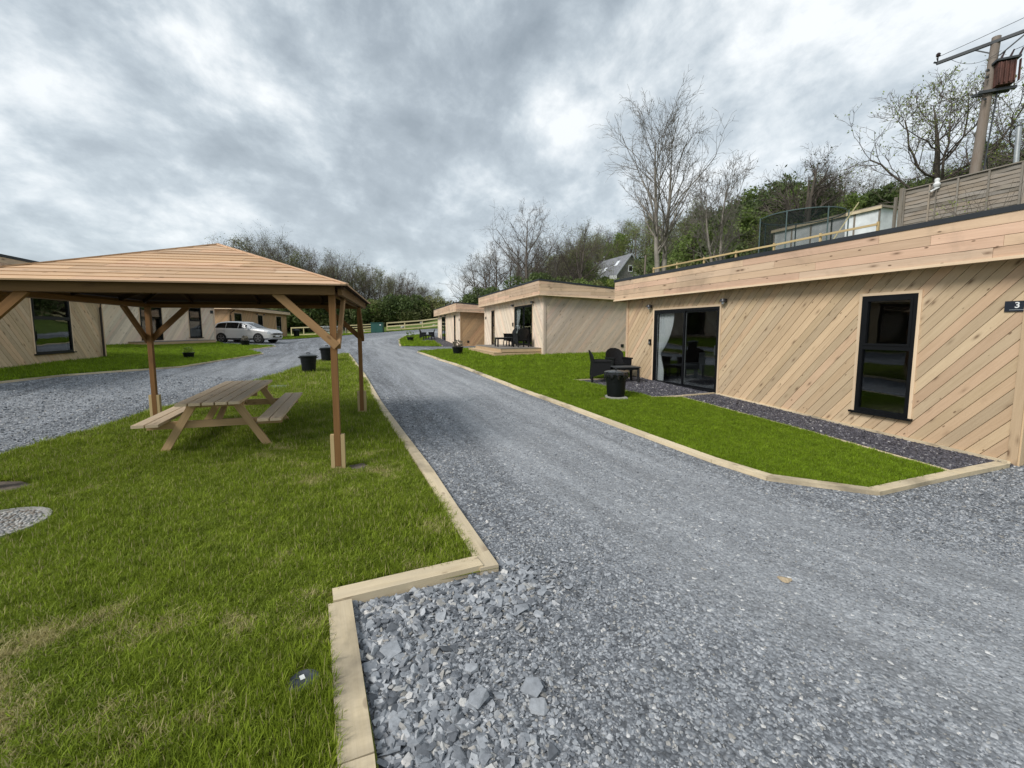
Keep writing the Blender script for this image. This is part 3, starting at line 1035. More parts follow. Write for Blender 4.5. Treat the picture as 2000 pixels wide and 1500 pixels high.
def cabin(name_label, O, A, Lg, Wd, zbot, zsof, ztop, mats, front_holes, ang=(1, 1), modes=('planks', 'planks'), over=.35, endover=.3,
          drop=.08, dropb=.04, left='planks', right='planks', pipe=None, fasc=True, seg=(2.4, 4.4), fj=False, soft=.9):
    """O: front left corner as seen from outside, A: direction to the right along the front"""
    A = np.array([A[0], A[1], 0.]); A /= np.linalg.norm(A)
    Nn = np.cross(A, (0, 0, 1))
    O = np.array([O[0], O[1], 0.])
    t = thing('cabin', name_label, 'cabin', (O[0], O[1], zbot))
    sides = {
        'front': (O, A, Lg), 'right': (O + A * Lg, -Nn, Wd), 'left': (O - Nn * Wd, Nn, Wd), 'back': (O + A * Lg - Nn * Wd, -A, Lg)}
    matf, mats_, matfa = mats
    for key, (o_, a_, l_) in sides.items():
        fr = Frame(o_, a_)
        if key == 'front': tz = (zsof, zsof)
        elif key == 'right': tz = (zsof, zsof - dropb * Wd)
        elif key == 'left': tz = (zsof - dropb * Wd, zsof)
        else: tz = (zsof - dropb * Wd,) * 2
        p0 = fr.p(0, 0); p1 = fr.p(l_, 0)
        b0 = min(float(ter(p0[0], p0[1])) - .04, zbot + .1) if key != 'back' else zbot
        b1 = min(float(ter(p1[0], p1[1])) - .04, zbot + .1) if key != 'back' else zbot
        if key == 'front': b0 = float(ter(p0[0], p0[1])) - .02; b1 = float(ter(p1[0], p1[1])) - .02
        poly = [(0, b0), (l_, b1), (l_, tz[1]), (0, tz[0])]
        holes = front_holes if key == 'front' else []
        hs = [h[:4] for h in holes]
        mode = {'front': modes[0], 'right': right, 'left': left, 'back': 'none'}[key]
        # structural wall behind the cladding, with real openings
        wb = MB()
        xs = sorted([0, l_] + [h[0] for h in hs] + [h[1] for h in hs])
        for x0, x1 in zip(xs[:-1], xs[1:]):
            if x1 - x0 < 1e-6: continue
            zb = b0 + (b1 - b0) * ((x0 + x1) / 2) / l_; zt0 = tz[0] + (tz[1] - tz[0]) * x0 / l_; zt1 = tz[0] + (tz[1] - tz[0]) * x1 / l_
            hh = [h for h in hs if h[0] <= x0 + 1e-6 and h[1] >= x1 - 1e-6]
            spans = [(zb, None)] if not hh else [(zb, hh[0][2]), (hh[0][3], None)]
            for (s0, s1) in spans:
                q = [fr.p(x0, s0, -.02), fr.p(x1, s0, -.02), fr.p(x1, s1 if s1 else zt1, -.02), fr.p(x0, s1 if s1 else zt0, -.02)]
                wb.poly(q)
                wb.poly([k - fr.N * .12 for k in q][::-1])
        for h in hs:   # reveals
            for (q0, q1) in (((h[0], h[2]), (h[1], h[2])), ((h[1], h[2]), (h[1], h[3])), ((h[1], h[3]), (h[0], h[3])), ((h[0], h[3]), (h[0], h[2]))):
                wb.poly([fr.p(q0[0], q0[1], -.02), fr.p(q1[0], q1[1], -.02), fr.p(q1[0], q1[1], -.14), fr.p(q0[0], q0[1], -.14)])
        wb.build('wall', M_DARK if mode != 'none' else matf, t)
        if mode != 'none':
            clad(fr, poly, hs, math.radians(51) * (ang[0] if key == 'front' else ang[1]), .137, matf if key == 'front' else mats_, t,
                 th=.02, d0=-.004, joined=(mode == 'joined'))
        for h in holes:
            window(fr, *h[:4], t, kind=h[4])
        if key in ('front', 'right', 'left') and mode != 'none':
            for (x0, x1) in ((-.022, .075), (l_ - .075, l_ + .022)):
                bb = b0 if x0 < 1 else b1
                tp = tz[0] if x0 < 1 else tz[1]
                k = MB(); fbox(k, fr, x0, x1, bb - .03, tp, .0175, .040, 1); k.build('corner_board', matf if key == 'front' else mats_, t, bevel=.003)
    # room inside
    fi = Frame(O, A)
    rb = MB()
    z0 = min([h[2] for h in front_holes] + [zbot + .3]) - .05; z1 = zsof - .1
    dp = min(Wd - .4, 4.5)
    c = [fi.p(.2, z0, -.15), fi.p(Lg - .2, z0, -.15), fi.p(Lg - .2, z0, -dp), fi.p(.2, z0, -dp)]
    d = [q + np.array([0, 0, z1 - z0]) for q in c]
    rb.poly(c); rb.poly(d[::-1]); rb.poly([c[3], c[2], d[2], d[3]]); rb.poly([c[0], c[3], d[3], d[0]]); rb.poly([c[1], c[2], d[2], d[1]])
    rb.build('room', M_ROOM, t)
    # roof: fascia ring, soffit, membrane
    e = over; ee = endover
    Of = O + Nn * e - A * ee
    Lf = Lg + 2 * ee; Wf = Wd + 2 * e
    ring = {'front': (Of, A, Lf), 'right': (Of + A * Lf, -Nn, Wf), 'left': (Of - Nn * Wf, Nn, Wf), 'back': (Of + A * Lf - Nn * Wf, -A, Lf)}
    dt = drop * Wf; db = dropb * Wf
    for key, (o_, a_, l_) in ring.items():
        fr = Frame(o_, a_)
        tt, bb = {'front': ((ztop, ztop), (zsof, zsof)), 'right': ((ztop, ztop - dt), (zsof, zsof - db)), 'left': ((ztop - dt, ztop), (zsof - db, zsof)),
                  'back': ((ztop - dt,) * 2, (zsof - db,) * 2)}[key]
        if key != 'back':
            poly = [(0, bb[0]), (l_, bb[1]), (l_, tt[1]), (0, tt[0])]
            hgt = (tt[0] - bb[0] + .001)
            clad(fr, poly, [], 0, (ztop - zsof) / 4 if key == 'front' else (ztop - zsof) / 4, matfa, t, th=.022, d0=0, name='fascia_board', lens=seg, phase=zsof,
                 joined=fj, cham=.002, gap=.005)
            bt = MB()
            q0 = fr.p(-.03, bb[0] - .012, .02); q1 = fr.p(l_ + .03, bb[1] - .012, .02)
            bt.beam(q0, q1, .05, .040); bt.build('fascia_trim', MW['trim'], t)
        ed = MB()
        ed.beam(fr.p(-.045, tt[0] + .035, -.01), fr.p(l_ + .045, tt[1] + .035, -.01), .09, .075); ed.build('roof_edge', M_ROOF, t)
        bk = MB(); bk.poly([fr.p(0, bb[0], -.005), fr.p(l_, bb[1], -.005), fr.p(l_, tt[1], -.005), fr.p(0, tt[0], -.005)])
        bk.poly([fr.p(0, bb[0], -.03), fr.p(0, tt[0], -.03), fr.p(l_, tt[1], -.03), fr.p(l_, bb[1], -.03)]); bk.build('fascia_back', M_DARK, t)
    f = Frame(Of, A)
    sf = MB(); zz0, zz1 = zsof + .004, zsof - db + .004
    sf.poly([f.p(0, zz0, 0), f.p(0, zz1, -Wf), f.p(Lf, zz1, -Wf), f.p(Lf, zz0, 0)], [(0, 0), (0, Wf), (Lf, Wf), (Lf, 0)]); sf.build('soffit', matf, t)
    rf = MB(); rf.poly([f.p(0, ztop - .01, 0), f.p(Lf, ztop - .01, 0), f.p(Lf, ztop - dt - .01, -Wf), f.p(0, ztop - dt - .01, -Wf)]); rf.build('roof', M_ROOF, t)
    if pipe is not None:
        pf = Frame(O, A)
        pp = MB(); zb = float(ter(*pf.p(pipe, 0, .07)[:2]))
        pp.tube([pf.p(pipe, zb + .02, .085), pf.p(pipe, zsof - .5, .085), pf.p(pipe + .02, zsof - .3, .10), pf.p(pipe + .16, zsof - .12, over - .05), pf.p(pipe + .18, zsof + .02, over - .02)], .036, 8)
        pp.build('downpipe', M_PIPE, t, True)
    return t, Frame(O, A), ring


def sign3(fr, a, u, w_, h_, text, label, sub=True):
    t = thing('number_sign', label, 'sign', tuple(fr.p(a, u, .03)))
    s = MB(); fbox(s, fr, a - w_ / 2, a + w_ / 2, u - h_ / 2, u + h_ / 2, .024, .034); s.build('plate', M_STEELBLUE, t, bevel=.002)
    if not text: return t
    cu = bpy.data.curves.new('digit', 'FONT'); cu.body = text; cu.size = h_ * .78; cu.align_x = 'CENTER'; cu.align_y = 'CENTER'; cu.extrude = .001; cu.offset = .002
    o = bpy.data.objects.new('digit', cu); col.objects.link(o)
    p = fr.p(a, u + (h_ * .08 if sub else 0), .0355)
    M = Matrix(((fr.A[0], fr.U[0], fr.N[0], p[0]), (fr.A[1], fr.U[1], fr.N[1], p[1]), (fr.A[2], fr.U[2], fr.N[2], p[2]), (0, 0, 0, 1)))
    bpy.context.view_layer.update()
    dg = bpy.context.evaluated_depsgraph_get()
    me = bpy.data.meshes.new_from_object(o.evaluated_get(dg))
    bpy.data.objects.remove(o)
    me.transform(Matrix.Translation(-Vector(t.location)) @ M)
    me.materials.clear(); me.materials.append(M_WHITE)
    oo = bpy.data.objects.new('digit', me); col.objects.link(oo); oo.parent = t
    if sub:
        l = MB(); fbox(l, fr, a - w_ * .3, a + w_ * .3, u - h_ * .36, u - h_ * .31, .034, .0365); l.build('underline', M_METAL, t)
    return t


M_STEELBLUE = plain('sign_plate', (.013, .018, .030), .35)

# cabin with the number 3, its long front beside the drive
u3 = np.array([-.318, .948]); u3 /= np.linalg.norm(u3)
O3 = np.array([5.43, 10.39]) + u3 * 3.85
cab3, F3, R3 = cabin('large timber cabin numbered 3 beside the drive, diagonal larch boards, sliding door and tall window', O3, -u3, 8.78, 5.5, -.15, 2.66, 3.235,
                     (MW['clad'], MW['clad'], MW['fascia']), [(1.32, 3.70, .15, 2.28, 'door'), (6.77, 7.56, .30, 2.29, 'window')], ang=(1, 1), left='joined',
                     over=.30, endover=.28)
u2 = np.array([math.sin(math.atan((723 - 970) / 850)), math.cos(math.atan((723 - 970) / 850))])
C2 = np.array([2.13, 19.64])
cab2, F2, R2 = cabin('timber cabin with a stepped deck and rattan chairs, second along the right of the drive', C2 + u2 * 10.4, -u2, 10.4, 5.6, .5, 3.26, 3.86,
                     (MW['clad_pale'], MW['clad_shaded'], MW['fascia']), [(10.4 - 4.1, 10.4 - 1.40, .92, 2.94, 'door'), (1.7, 2.45, .76, 2.92, 'window')], ang=(-1, 1), left='none')  # lit front paler, shaded side darker, painted into the two claddings
u1 = np.array([math.sin(math.atan((735 - 970) / 850)), math.cos(math.atan((735 - 970) / 850))])
C1 = np.array([-2.6, 31.56])
cab1, F1, R1 = cabin('farthest timber cabin on the right of the drive, pale front and tan diagonal side', C1 + u1 * 11.6, -u1, 11.6, 5.6, .48, 3.04, 3.61,
                     (MW['clad_pale'], MW['clad_tan'], MW['fascia']), [(11.6 - 9.0, 11.6 - 6.7, .72, 2.86, 'door'), (11.6 - 2.5, 11.6 - 1.85, .74, 2.84, 'window')], ang=(-1, 1), left='none',
                     modes=('joined', 'joined'), right='joined', fj=True)
# left side: the face of each looks right, over the left drive
uL = np.array([math.sin(math.atan((725 - 970) / 850)), math.cos(math.atan((725 - 970) / 850))])
CL = np.array([-14.94, 16.60])
LL1 = 8.8
cabL, FL, RL = cabin('nearest timber cabin on the left, behind the shelter, with a brown downpipe', CL - uL * LL1, uL, LL1, 5.5, .6, 3.08, 3.72,
                     (MW['clad'], MW['clad'], MW['fascia']), [(LL1 - 3.60, LL1 - 1.85, 1.05, 2.98, 'window'), (LL1 - 7.6, LL1 - 5.3, .9, 2.98, 'door')], ang=(-1, 1), left='joined', right='none', pipe=LL1 - .22)
uM = np.array([math.sin(.094), math.cos(.094)])
CM = np.array([-19.57, 21.82])
cabM, FM, RM = cabin('pale timber cabin behind the shelter post on the left, low deck at its door', CM - uM * 3.0, uM, 10.5, 5.5, .85, 3.5, 4.12,
                     (MW['clad_pale'], MW['clad_pale'], MW['fascia']), [(5.0, 6.4, 1.2, 3.28, 'door'), (8.35, 9.35, 1.3, 3.2, 'window')], ang=(1, 1), left='none', right='none', modes=('joined', 'joined'), fj=True)
uN = np.array([math.sin(math.atan((840 - 970) / 850)), math.cos(math.atan((840 - 970) / 850))])
CN = np.array([-20.98, 34.4])
cabN, FN, RN = cabin('farthest timber cabin on the left, behind the silver car, tan walls and dark roof', CN, uN, 13.8, 5.5, .9, 3.42, 3.66,
                     (MW['clad_tan'], MW['clad_tan'], MW['trim']), [(.9, 2.3, 1.6, 3.13, 'window'), (5.74, 6.95, .98, 3.12, 'door'), (10.6, 12.1, 1.0, 3.14, 'door')], ang=(1, 1), left='joined', right='none', modes=('joined', 'joined'), pipe=.12, fj=True, drop=-.06, dropb=0)

# ------------------------------------------------------------------ fittings on the cabins
wall_lamp(F3, 1.18, 2.40, 'small grey wall lamp left of the sliding door of the cabin numbered 3')
wall_lamp(F3, 3.86, 2.40, 'small grey wall lamp right of the sliding door, on the cabin numbered 3')
wall_lamp(F2, 6.15, 3.02, 'dark wall lamp left of the deck door on the second cabin')
wall_lamp(F2, 9.14, 3.02, 'dark wall lamp right of the deck door on the second cabin')
wall_lamp(F1, 2.4, 2.95, 'dark wall lamp left of the door on the farthest right cabin')
wall_lamp(F1, 5.1, 2.95, 'dark wall lamp right of the door on the farthest right cabin')
wall_lamp(FN, 5.5, 3.2, 'dark wall lamp left of the middle door on the farthest left cabin')
wall_lamp(FN, 7.2, 3.2, 'dark wall lamp right of the middle door on the farthest left cabin')
sign3(F3, 8.64, 2.03, .24, .14, '3', 'dark cabin number sign reading 3')
sign3(F2, .3, 2.5, .24, .16, '', 'small dark number sign at the far end of the second cabin front', False)
sign3(F1, 11.3, 2.45, .24, .16, '', 'small dark number sign by the corner of the farthest right cabin', False)
sign3(FM, 10.3, 2.95, .28, .2, '', 'small dark number sign on the pale cabin behind the shelter', False)
bx_ = thing('key_safe', 'small black key safe beside the sliding door of the cabin numbered 3', 'key safe', tuple(F3.p(1.17, 1.36, .04)))
k = MB(); fbox(k, F3, 1.13, 1.21, 1.28, 1.44, .018, .06); k.build('case', M_BLACK, bx_, bevel=.006)
k = MB(); fbox(k, F3, 1.15, 1.19, 1.31, 1.37, .06, .066); k.build('keypad', M_METAL, bx_)
bx_ = thing('key_safe', 'small black key safe beside the deck door of the second cabin', 'key safe', tuple(F2.p(6.1, 2.0, .04)))
k = MB(); fbox(k, F2, 6.02, 6.14, 1.9, 2.1, .018, .06); k.build('case', M_BLACK, bx_, bevel=.006)
for (fr_, a_, z_, lb) in ((Frame((C2[0],C2[1],0), -np.cross(np.array([-u2[0], -u2[1], 0.]), (0, 0, 1))), 4.0, .95, 'small dark vent low on the shaded side of the second cabin'),
                          (Frame((C1[0],C1[1],0), -np.cross(np.array([-u1[0], -u1[1], 0.]), (0, 0, 1))), .55, .86, 'dark round vent low on the tan side of the farthest right cabin')):
    v = thing('wall_vent', lb, 'vent', tuple(fr_.p(a_, z_, .03)))
    k = MB(); fbox(k, fr_, a_ - .07, a_ + .07, z_ - .07, z_ + .07, .017, .04); k.build('cowl', M_BLACK, v, bevel=.02)
    k = MB()
    for i in range(3): fbox(k, fr_, a_ - .05, a_ + .05, z_ - .05 + i * .04, z_ - .03 + i * .04, .04, .05)
    k.build('louvre', M_STEEL, v)


def curtain(fr, a0, a1, u0, u1, d, tie, label, flip=False):
    """a tied-back cloth: full width at the top, drawn to a tie, hanging loose below"""
    mb = MB(); n = 34; rows = 26
    G = []
    for j in range(rows + 1):
        t = j / rows
        u = u1 + (u0 - u1) * t
        tt = (u1 - u) / (u1 - tie)
        if tt < 1: wf = 1 - (.86 * (tt ** 2.2))
        else:
            q = (tie - u) / (tie - u0); wf = .14 + .32 * min(1, q * 1.6) * (1 - .2 * q)
        row = []
        for i in range(n + 1):
            s = i / n
            a = a0 + (a1 - a0) * s * wf if not flip else a1 - (a1 - a0) * s * wf
            row.append(fr.p(a, u, d + .020 * math.sin(s * 2 * math.pi * 7 + .8 * math.sin(t * 3)) * (1.1 - wf * .45)))
        G.append(row)
    for j in range(rows):
        for i in range(n):
            mb.poly([G[j][i], G[j][i + 1], G[j + 1][i + 1], G[j + 1][i]], [(0, 0)] * 4, (.5, .5))
    o = mb.build('curtain', M_CURT, None, True)
    return tag(o, label, 'curtain')


curtain(F3, 1.42, 2.02, .24, 2.18, -.085, 1.02, 'white curtain tied back behind the glass of the cabin numbered 3')
curtain(F2, 6.4, 7.0, .86, 2.84, -.085, 1.7, 'white curtain behind the deck door of the second cabin')
curtain(F1, 3.3, 3.8, .8, 2.75, -.085, 1.7, 'white curtain behind the door of the farthest right cabin')
# a seat inside the room
t = thing('armchair', 'dark armchair indoors behind the glass of the sliding door', 'armchair', tuple(F3.p(2.2, .12, -.9)))
for nm, c, h in (('seat', (0, 0, .35), (.28, .28, .09)), ('backrest', (0, -.26, .62), (.28, .06, .32)), ('armrest', (-.3, 0, .45), (.05, .28, .2)), ('armrest', (.3, 0, .45), (.05, .28, .2))):
    k = MB(); q = F3.p(2.2, .12, -.9); k.box(q + F3.A * c[0] + F3.N * c[1] + np.array([0, 0, c[2]]), h, (F3.A, F3.N, F3.U)); k.build(nm, M_STEEL, t, bevel=.03)


# deck of the second cabin: two tiers
def deck(fr, a0, a1, depth, ztop, tiers, label, step=.32):
    t = thing('deck', label, 'deck', tuple(fr.p((a0 + a1) / 2, ztop - .3, depth / 2)))
    for k in range(tiers):
        z = ztop - k * .17
        e = k * step
        x0, x1, dd = a0 - e, a1 + (e if k else 0) * .15, depth + e
        fb = MB(); fbox(fb, fr, x0, x1, z - .17, z - .028, dd - .04, dd, 0); fb.build('riser', MW['deck'], t, bevel=.004)
        fb = MB(); fbox(fb, fr, x1 - .04, x1, z - .17, z - .028, .03, dd - .041, 1); fb.build('riser', MW['deck'], t, bevel=.004)
        fb = MB(); fbox(fb, fr, x0, x0 + .04, z - .17, z - .028, .03, dd - .041, 1); fb.build('riser', MW['deck'], t, bevel=.004)
        if k == 0:
            d = .03
            while d < dd:
                d2 = min(d + .138, dd + .015)
                fb = MB(); fbox(fb, fr, x0 - .01, x1 + .01, z - .027, z, d, d2 - .006, 0); fb.build('deck_board', MW['deck_top'], t)
                d += .143
        else:
            fb = MB(); fbox(fb, fr, x0 - .01, x1 + .01, z - .027, z, dd - step - .05, dd + .012, 0); fb.build('tread', MW['deck'], t, bevel=.004)
            fb = MB(); fbox(fb, fr, x0 - .01, x0 + step, z - .027, z, .03, dd - step - .052, 2); fb.build('tread', MW['deck'], t, bevel=.004)
    return t


MW['deck_top'] = wood('grey_deck_board', (.13, .115, .10), (.25, .225, .20), None, knot=.2, weather=.4)
deck(F2, 5.35, 10.15, 1.95, .90, 2, 'two-tier timber deck in front of the second cabin')
deck(FM, 4.2, 8.9, 1.3, 1.16, 1, 'low timber deck before the pale cabin behind the shelter')
wt = thing('decking_offcut', 'small pale block of timber at the corner of the stepped deck', 'timber block', (-1.45, 21.4, .5))
MB().beam((-1.62, 21.5, .54), (-1.32, 21.3, .54), .12, .09).build('block', MW['kerb'], wt)

MW['tleg_dark'] = wood('orange_brown_brace', (.21, .115, .05), (.38, .23, .11), None, knot=.5, ks=.8)

# ------------------------------------------------------------------ open shelter
gx_ = np.array([.977, .213, 0]); gy_ = np.array([-.213, .977, 0])
P1 = np.array([-1.945, 5.21, 0]); SW, SD = 3.56, 3.36
PC = {(1, 0): P1, (1, 1): P1 + gy_ * SD, (0, 0): P1 - gx_ * SW, (0, 1): P1 - gx_ * SW + gy_ * SD}
GZ0 = .06
shel = thing('picnic_shelter', 'open timber picnic shelter with a hipped board roof on brown posts', 'shelter', tuple((PC[(0, 0)] + PC[(1, 1)]) / 2 + np.array([0, 0, GZ0])))
BB = 2.155      # underside of the beams
Rg = (gx_, gy_, np.array([0, 0, 1.]))
for (i, j), p in PC.items():
    z0 = float(ter(p[0], p[1])) + .035
    k = MB(); k.box((p[0], p[1], (z0 + .05 + BB) / 2), (.036, .036, (BB - z0 - .05) / 2), Rg, 2); k.build('post', MW['post'], shel, bevel=.004)
    for sg in (-1, 1):
        q = p + gx_ * sg * .060
        k = MB(); k.box((q[0], q[1], z0 + .20), (.022, .034, .24), Rg, 2); k.build('post_foot', MW['foot'], shel, bevel=.004)
    k = MB(); k.box((p[0], p[1], z0 + .02), (.036, .03, .03), Rg, 0); k.build('spacer', MW['foot'], shel)
    # knee braces towards the neighbours, planted on the outer faces
    sx = -1 if i else 1; sy = 1 if j == 0 else -1
    for d_, out_ in ((gx_ * sx, gy_ * (-1 if j == 0 else 1)), (gy_ * sy, gx_ * (1 if i else -1))):
        a = p + out_ * .058; a = np.array([a[0], a[1], BB - .60]); b_ = np.array([a[0], a[1], BB + .02]) + d_ * .60
        a = a - d_ * .045
        k = MB(); k.beam(a, b_, .044, .09, up=np.cross(b_ - a, out_)); k.build('brace', MW['tleg_dark'] if (i and j == 0) else MW['post'], shel, bevel=.003)
# ring beams, proud of the posts
ov = .10
for key, (p, q) in {'n': (PC[(0, 0)] - gy_ * ov, PC[(1, 0)] - gy_ * ov), 'f': (PC[(0, 1)] + gy_ * ov, PC[(1, 1)] + gy_ * ov),
                    'l': (PC[(0, 0)] - gx_ * ov, PC[(0, 1)] - gx_ * ov), 'r': (PC[(1, 0)] + gx_ * ov, PC[(1, 1)] + gx_ * ov)}.items():
    d = (q - p) / np.linalg.norm(q - p)
    a = p - d * (.05 if key in 'nf' else .08); b_ = q + d * (.05 if key in 'nf' else .08)
    k = MB(); k.beam((a[0], a[1], BB + .055), (b_[0], b_[1], BB + .055), .044, .11); k.build('ring_beam', MW['beam'], shel, bevel=.003)
for (p, q) in ((PC[(0, 0)], PC[(1, 0)]), (PC[(0, 1)], PC[(1, 1)]), (PC[(0, 0)], PC[(0, 1)]), (PC[(1, 0)], PC[(1, 1)])):
    k = MB(); k.beam((p[0], p[1], BB + .03), (q[0], q[1], BB + .03), .05, .06); k.build('wall_plate', MW['post'], shel)
# roof
eo = .20
EC = [PC[(0, 0)] - gx_ * eo - gy_ * eo, PC[(1, 0)] + gx_ * eo - gy_ * eo, PC[(1, 1)] + gx_ * eo + gy_ * eo, PC[(0, 1)] - gx_ * eo + gy_ * eo]
ZE, ZA = BB + .10, 2.98
ctr = (PC[(0, 0)] + PC[(1, 1)]) / 2
for i in range(4):
    a, b_ = EC[i].copy(), EC[(i + 1) % 4].copy(); a[2] = b_[2] = ZE
    A_ = (b_ - a) / np.linalg.norm(b_ - a); W_ = np.linalg.norm(b_ - a)
    top = np.array([ctr[0], ctr[1], ZA]); m_ = (top - a) - A_ * ((top - a) @ A_)
    fr = Frame(a, A_, m_)
    hgt = np.linalg.norm(m_); ta = (top - a) @ A_
    clad(fr, [(0, 0), (W_, 0), (ta + .05, hgt), (ta - .05, hgt)], [], 0, .146, MW['roofb'], shel, th=.008, d0=0, name='roof_board', lap=.009, cham=0, lens=(1.2, 3.0), gap=.001)
    # underside lining, rafters
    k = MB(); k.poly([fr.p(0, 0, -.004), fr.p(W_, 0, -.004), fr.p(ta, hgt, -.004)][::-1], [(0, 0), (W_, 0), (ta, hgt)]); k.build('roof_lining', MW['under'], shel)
    for f_ in (.22, .5, .78):
        x = W_ * f_; lim = hgt * (min(x, W_ - x) / (W_ / 2)) - .03
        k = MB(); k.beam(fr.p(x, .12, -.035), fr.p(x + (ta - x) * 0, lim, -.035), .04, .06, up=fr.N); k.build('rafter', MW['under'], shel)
    k = MB(); e0 = a.copy(); e0[2] = ZE; tp = top.copy()
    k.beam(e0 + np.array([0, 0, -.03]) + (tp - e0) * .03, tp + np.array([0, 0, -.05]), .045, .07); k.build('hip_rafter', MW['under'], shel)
    k = MB(); k.beam(e0 + (tp - e0) * .0 + np.array([0, 0, .018]), tp + np.array([0, 0, .02]), .045, .012); k.build('hip_cap', MW['roofb'], shel)

# ------------------------------------------------------------------ picnic table
tb = thing('picnic_table', 'wooden A-frame picnic table with two attached benches under the shelter', 'picnic table', (0, 0, 0))
tm_ = 2.25; nt_ = 'tabletop'
for i in range(5):
    x = (i - 2) * .157
    k = MB(); k.box((x + RND.uniform(-.002, .002), 0, .715), (.0675, tm_ / 2 + RND.uniform(-.006, .006), .019), None, 1); k.build('table_plank', MW['table'], tb, bevel=.007)
for sx in (-1, 1):
    for i in range(2):
        x = sx * (.652 + i * .160)
        k = MB(); k.box((x, RND.uniform(-.005, .005), .455), (.071, tm_ / 2, .019), None, 1); k.build('bench_plank', MW['table'], tb, bevel=.005)
for sy in (-1, 1):
    y = sy * (tm_ / 2 - .33)
    k = MB(); k.beam((-.84, y - sy * .0, .386), (.84, y, .386), .042, .098); k.build('cross_beam', MW['tleg'], tb, bevel=.004)
    k = MB(); k.beam((-.36, y + .0, .657), (.36, y, .657), .042, .078); k.build('top_bearer', MW['tleg'], tb, bevel=.004)
    for sx in (-1, 1):
        k = MB(); k.beam((sx * .255, y + sy * .0 - .043, .69), (sx * .665, y - .043, -.01), .042, .098, up=(1, 0, .6)); k.build('leg', MW['tleg'], tb, bevel=.004)
        for (bx2, bz) in ((sx * .44, .405), (sx * .50, .36)):
            k = MB(); k.tube([(bx2, y - .02, bz), (bx2, y - .032, bz)], .011, 8); k.build('bolt', M_BOLT, tb)
    k = MB(); k.beam((0, y - sy * .03, .385), (0, y - sy * .62, .665), .07, .042, up=(0, 1, .5)); k.build('diagonal_brace', MW['tleg'], tb)
k = MB(); k.beam((-.36, 0, .657), (.36, 0, .657), .042, .07); k.build('top_bearer', MW['tleg'], tb)
tb.location = (-4.21, 6.86, .075); tb.rotation_euler = (math.radians(1.3), 0, math.radians(16.8))


# ------------------------------------------------------------------ bins
def bin_(label, loc, rz, s=1.0, bag=False):
    t = thing('dustbin', label, 'dustbin', (0, 0, 0), 0, None)
    b = MB(); b.lathe((0, 0, 0), [(.20, 0), (.205, .01), (.212, .06), (.218, .065), (.236, .36), (.243, .365), (.248, .42), (.262, .55), (.275, .56), (.278, .59), (.265, .595)], 30)
    b.build('body', M_BIN, t, True)
    for sg in (-1, 1):
        h = MB(); h.tube([(sg * .26, -.07, .52), (sg * .31, -.06, .545), (sg * .325, 0, .555), (sg * .31, .06, .545), (sg * .26, .07, .52)], .012, 8); h.build('handle', M_BIN, t, True)
    if not bag:
        l = MB(); l.lathe((0, 0, 0), [(.295, .585), (.298, .60), (.285, .612), (.20, .635), (.10, .655), (.02, .66), (.001, .66)], 30); l.build('lid', M_BINLID, t, True)
        h = MB(); h.tube([(-.06, 0, .65), (-.05, 0, .69), (.05, 0, .69), (.06, 0, .65)], .014, 8); h.build('lid_handle', M_BIN, t, True)
    else:
        n = 60; g = MB(); rings = []
        for (r0, z0, am) in ((.20, .632, .0), (.262, .618, .006), (.287, .60, .010), (.293, .55, .016), (.285, .50, .024), (.268, .46, .030)):
            rings.append([((r0 + am * (math.sin(13 * a) * .5 + math.sin(29 * a + 1) * .4)) * math.cos(a), (r0 + am * (math.sin(13 * a) * .5 + math.sin(29 * a + 1) * .4)) * math.sin(a),
                           z0 + am * 1.1 * math.sin(9 * a + 2) + am * .4 * math.sin(23 * a)) for a in [2 * math.pi * i / n for i in range(n)]])
        for r0, r1 in zip(rings[:-1], rings[1:]):
            for i in range(n):
                j = (i + 1) % n; g.poly([r0[i], r0[j], r1[j], r1[i]], [(0, 0)] * 4, (.5, .5))
        g.build('bin_liner', M_BAG, t, True)
        l = MB(); l.lathe((0, 0, 0), [(.285, .595), (.288, .61), (.26, .622), (.16, .64), (.05, .652), (.001, .652)], 30); l.build('lid', M_BINLID, t, True)
        h = MB(); h.tube([(-.05, 0, .64), (-.04, 0, .685), (.04, 0, .685), (.05, 0, .64)], .013, 8); h.build('lid_handle', M_BIN, t, True)
    t.location = loc; t.rotation_euler = (0, 0, rz); t.scale = (s, s, s)
    return t


M_BINLID = plain('bin_lid_plastic', (.035, .04, .042), .28, var=.2)
bin_('black dustbin with a pale-shining lid, nearer of the two behind the picnic table', (-6.28, 14.5, float(ter(-6.28, 14.5)) + .03), .2, .98)
bin_('black dustbin behind the shelter post, farther of the two at the lawn end', (-7.02, 18.0, float(ter(-7.02, 18.0)) + .03), .9, 1.0)
bin_('black dustbin with a crumpled liner round its rim, before the cabin numbered 3', (2.76, 10.0, float(ter(2.76, 10)) + .07), 1.6, .93, True)
sl = MB(); sl.box((2.76, 10.0, float(ter(2.76, 10)) + .045), (.22, .21, .022)); o = sl.build('paving_slab', M_CONC, None, bevel=.004); tag(o, 'concrete slab in the grass under the bin with the liner', 'paving slab')
sl = MB(); sl.box((-6.28, 14.5, float(ter(-6.28, 14.5)) + .02), (.42, .3, .02)); o = sl.build('paving_slab', M_CONC, None, bevel=.004); tag(o, 'pale slab under the nearer bin behind the picnic table', 'paving slab')
bin_('black bin by the fence beside the farthest left cabin', (-21.6, 47.2, .98), .1, 1.25)


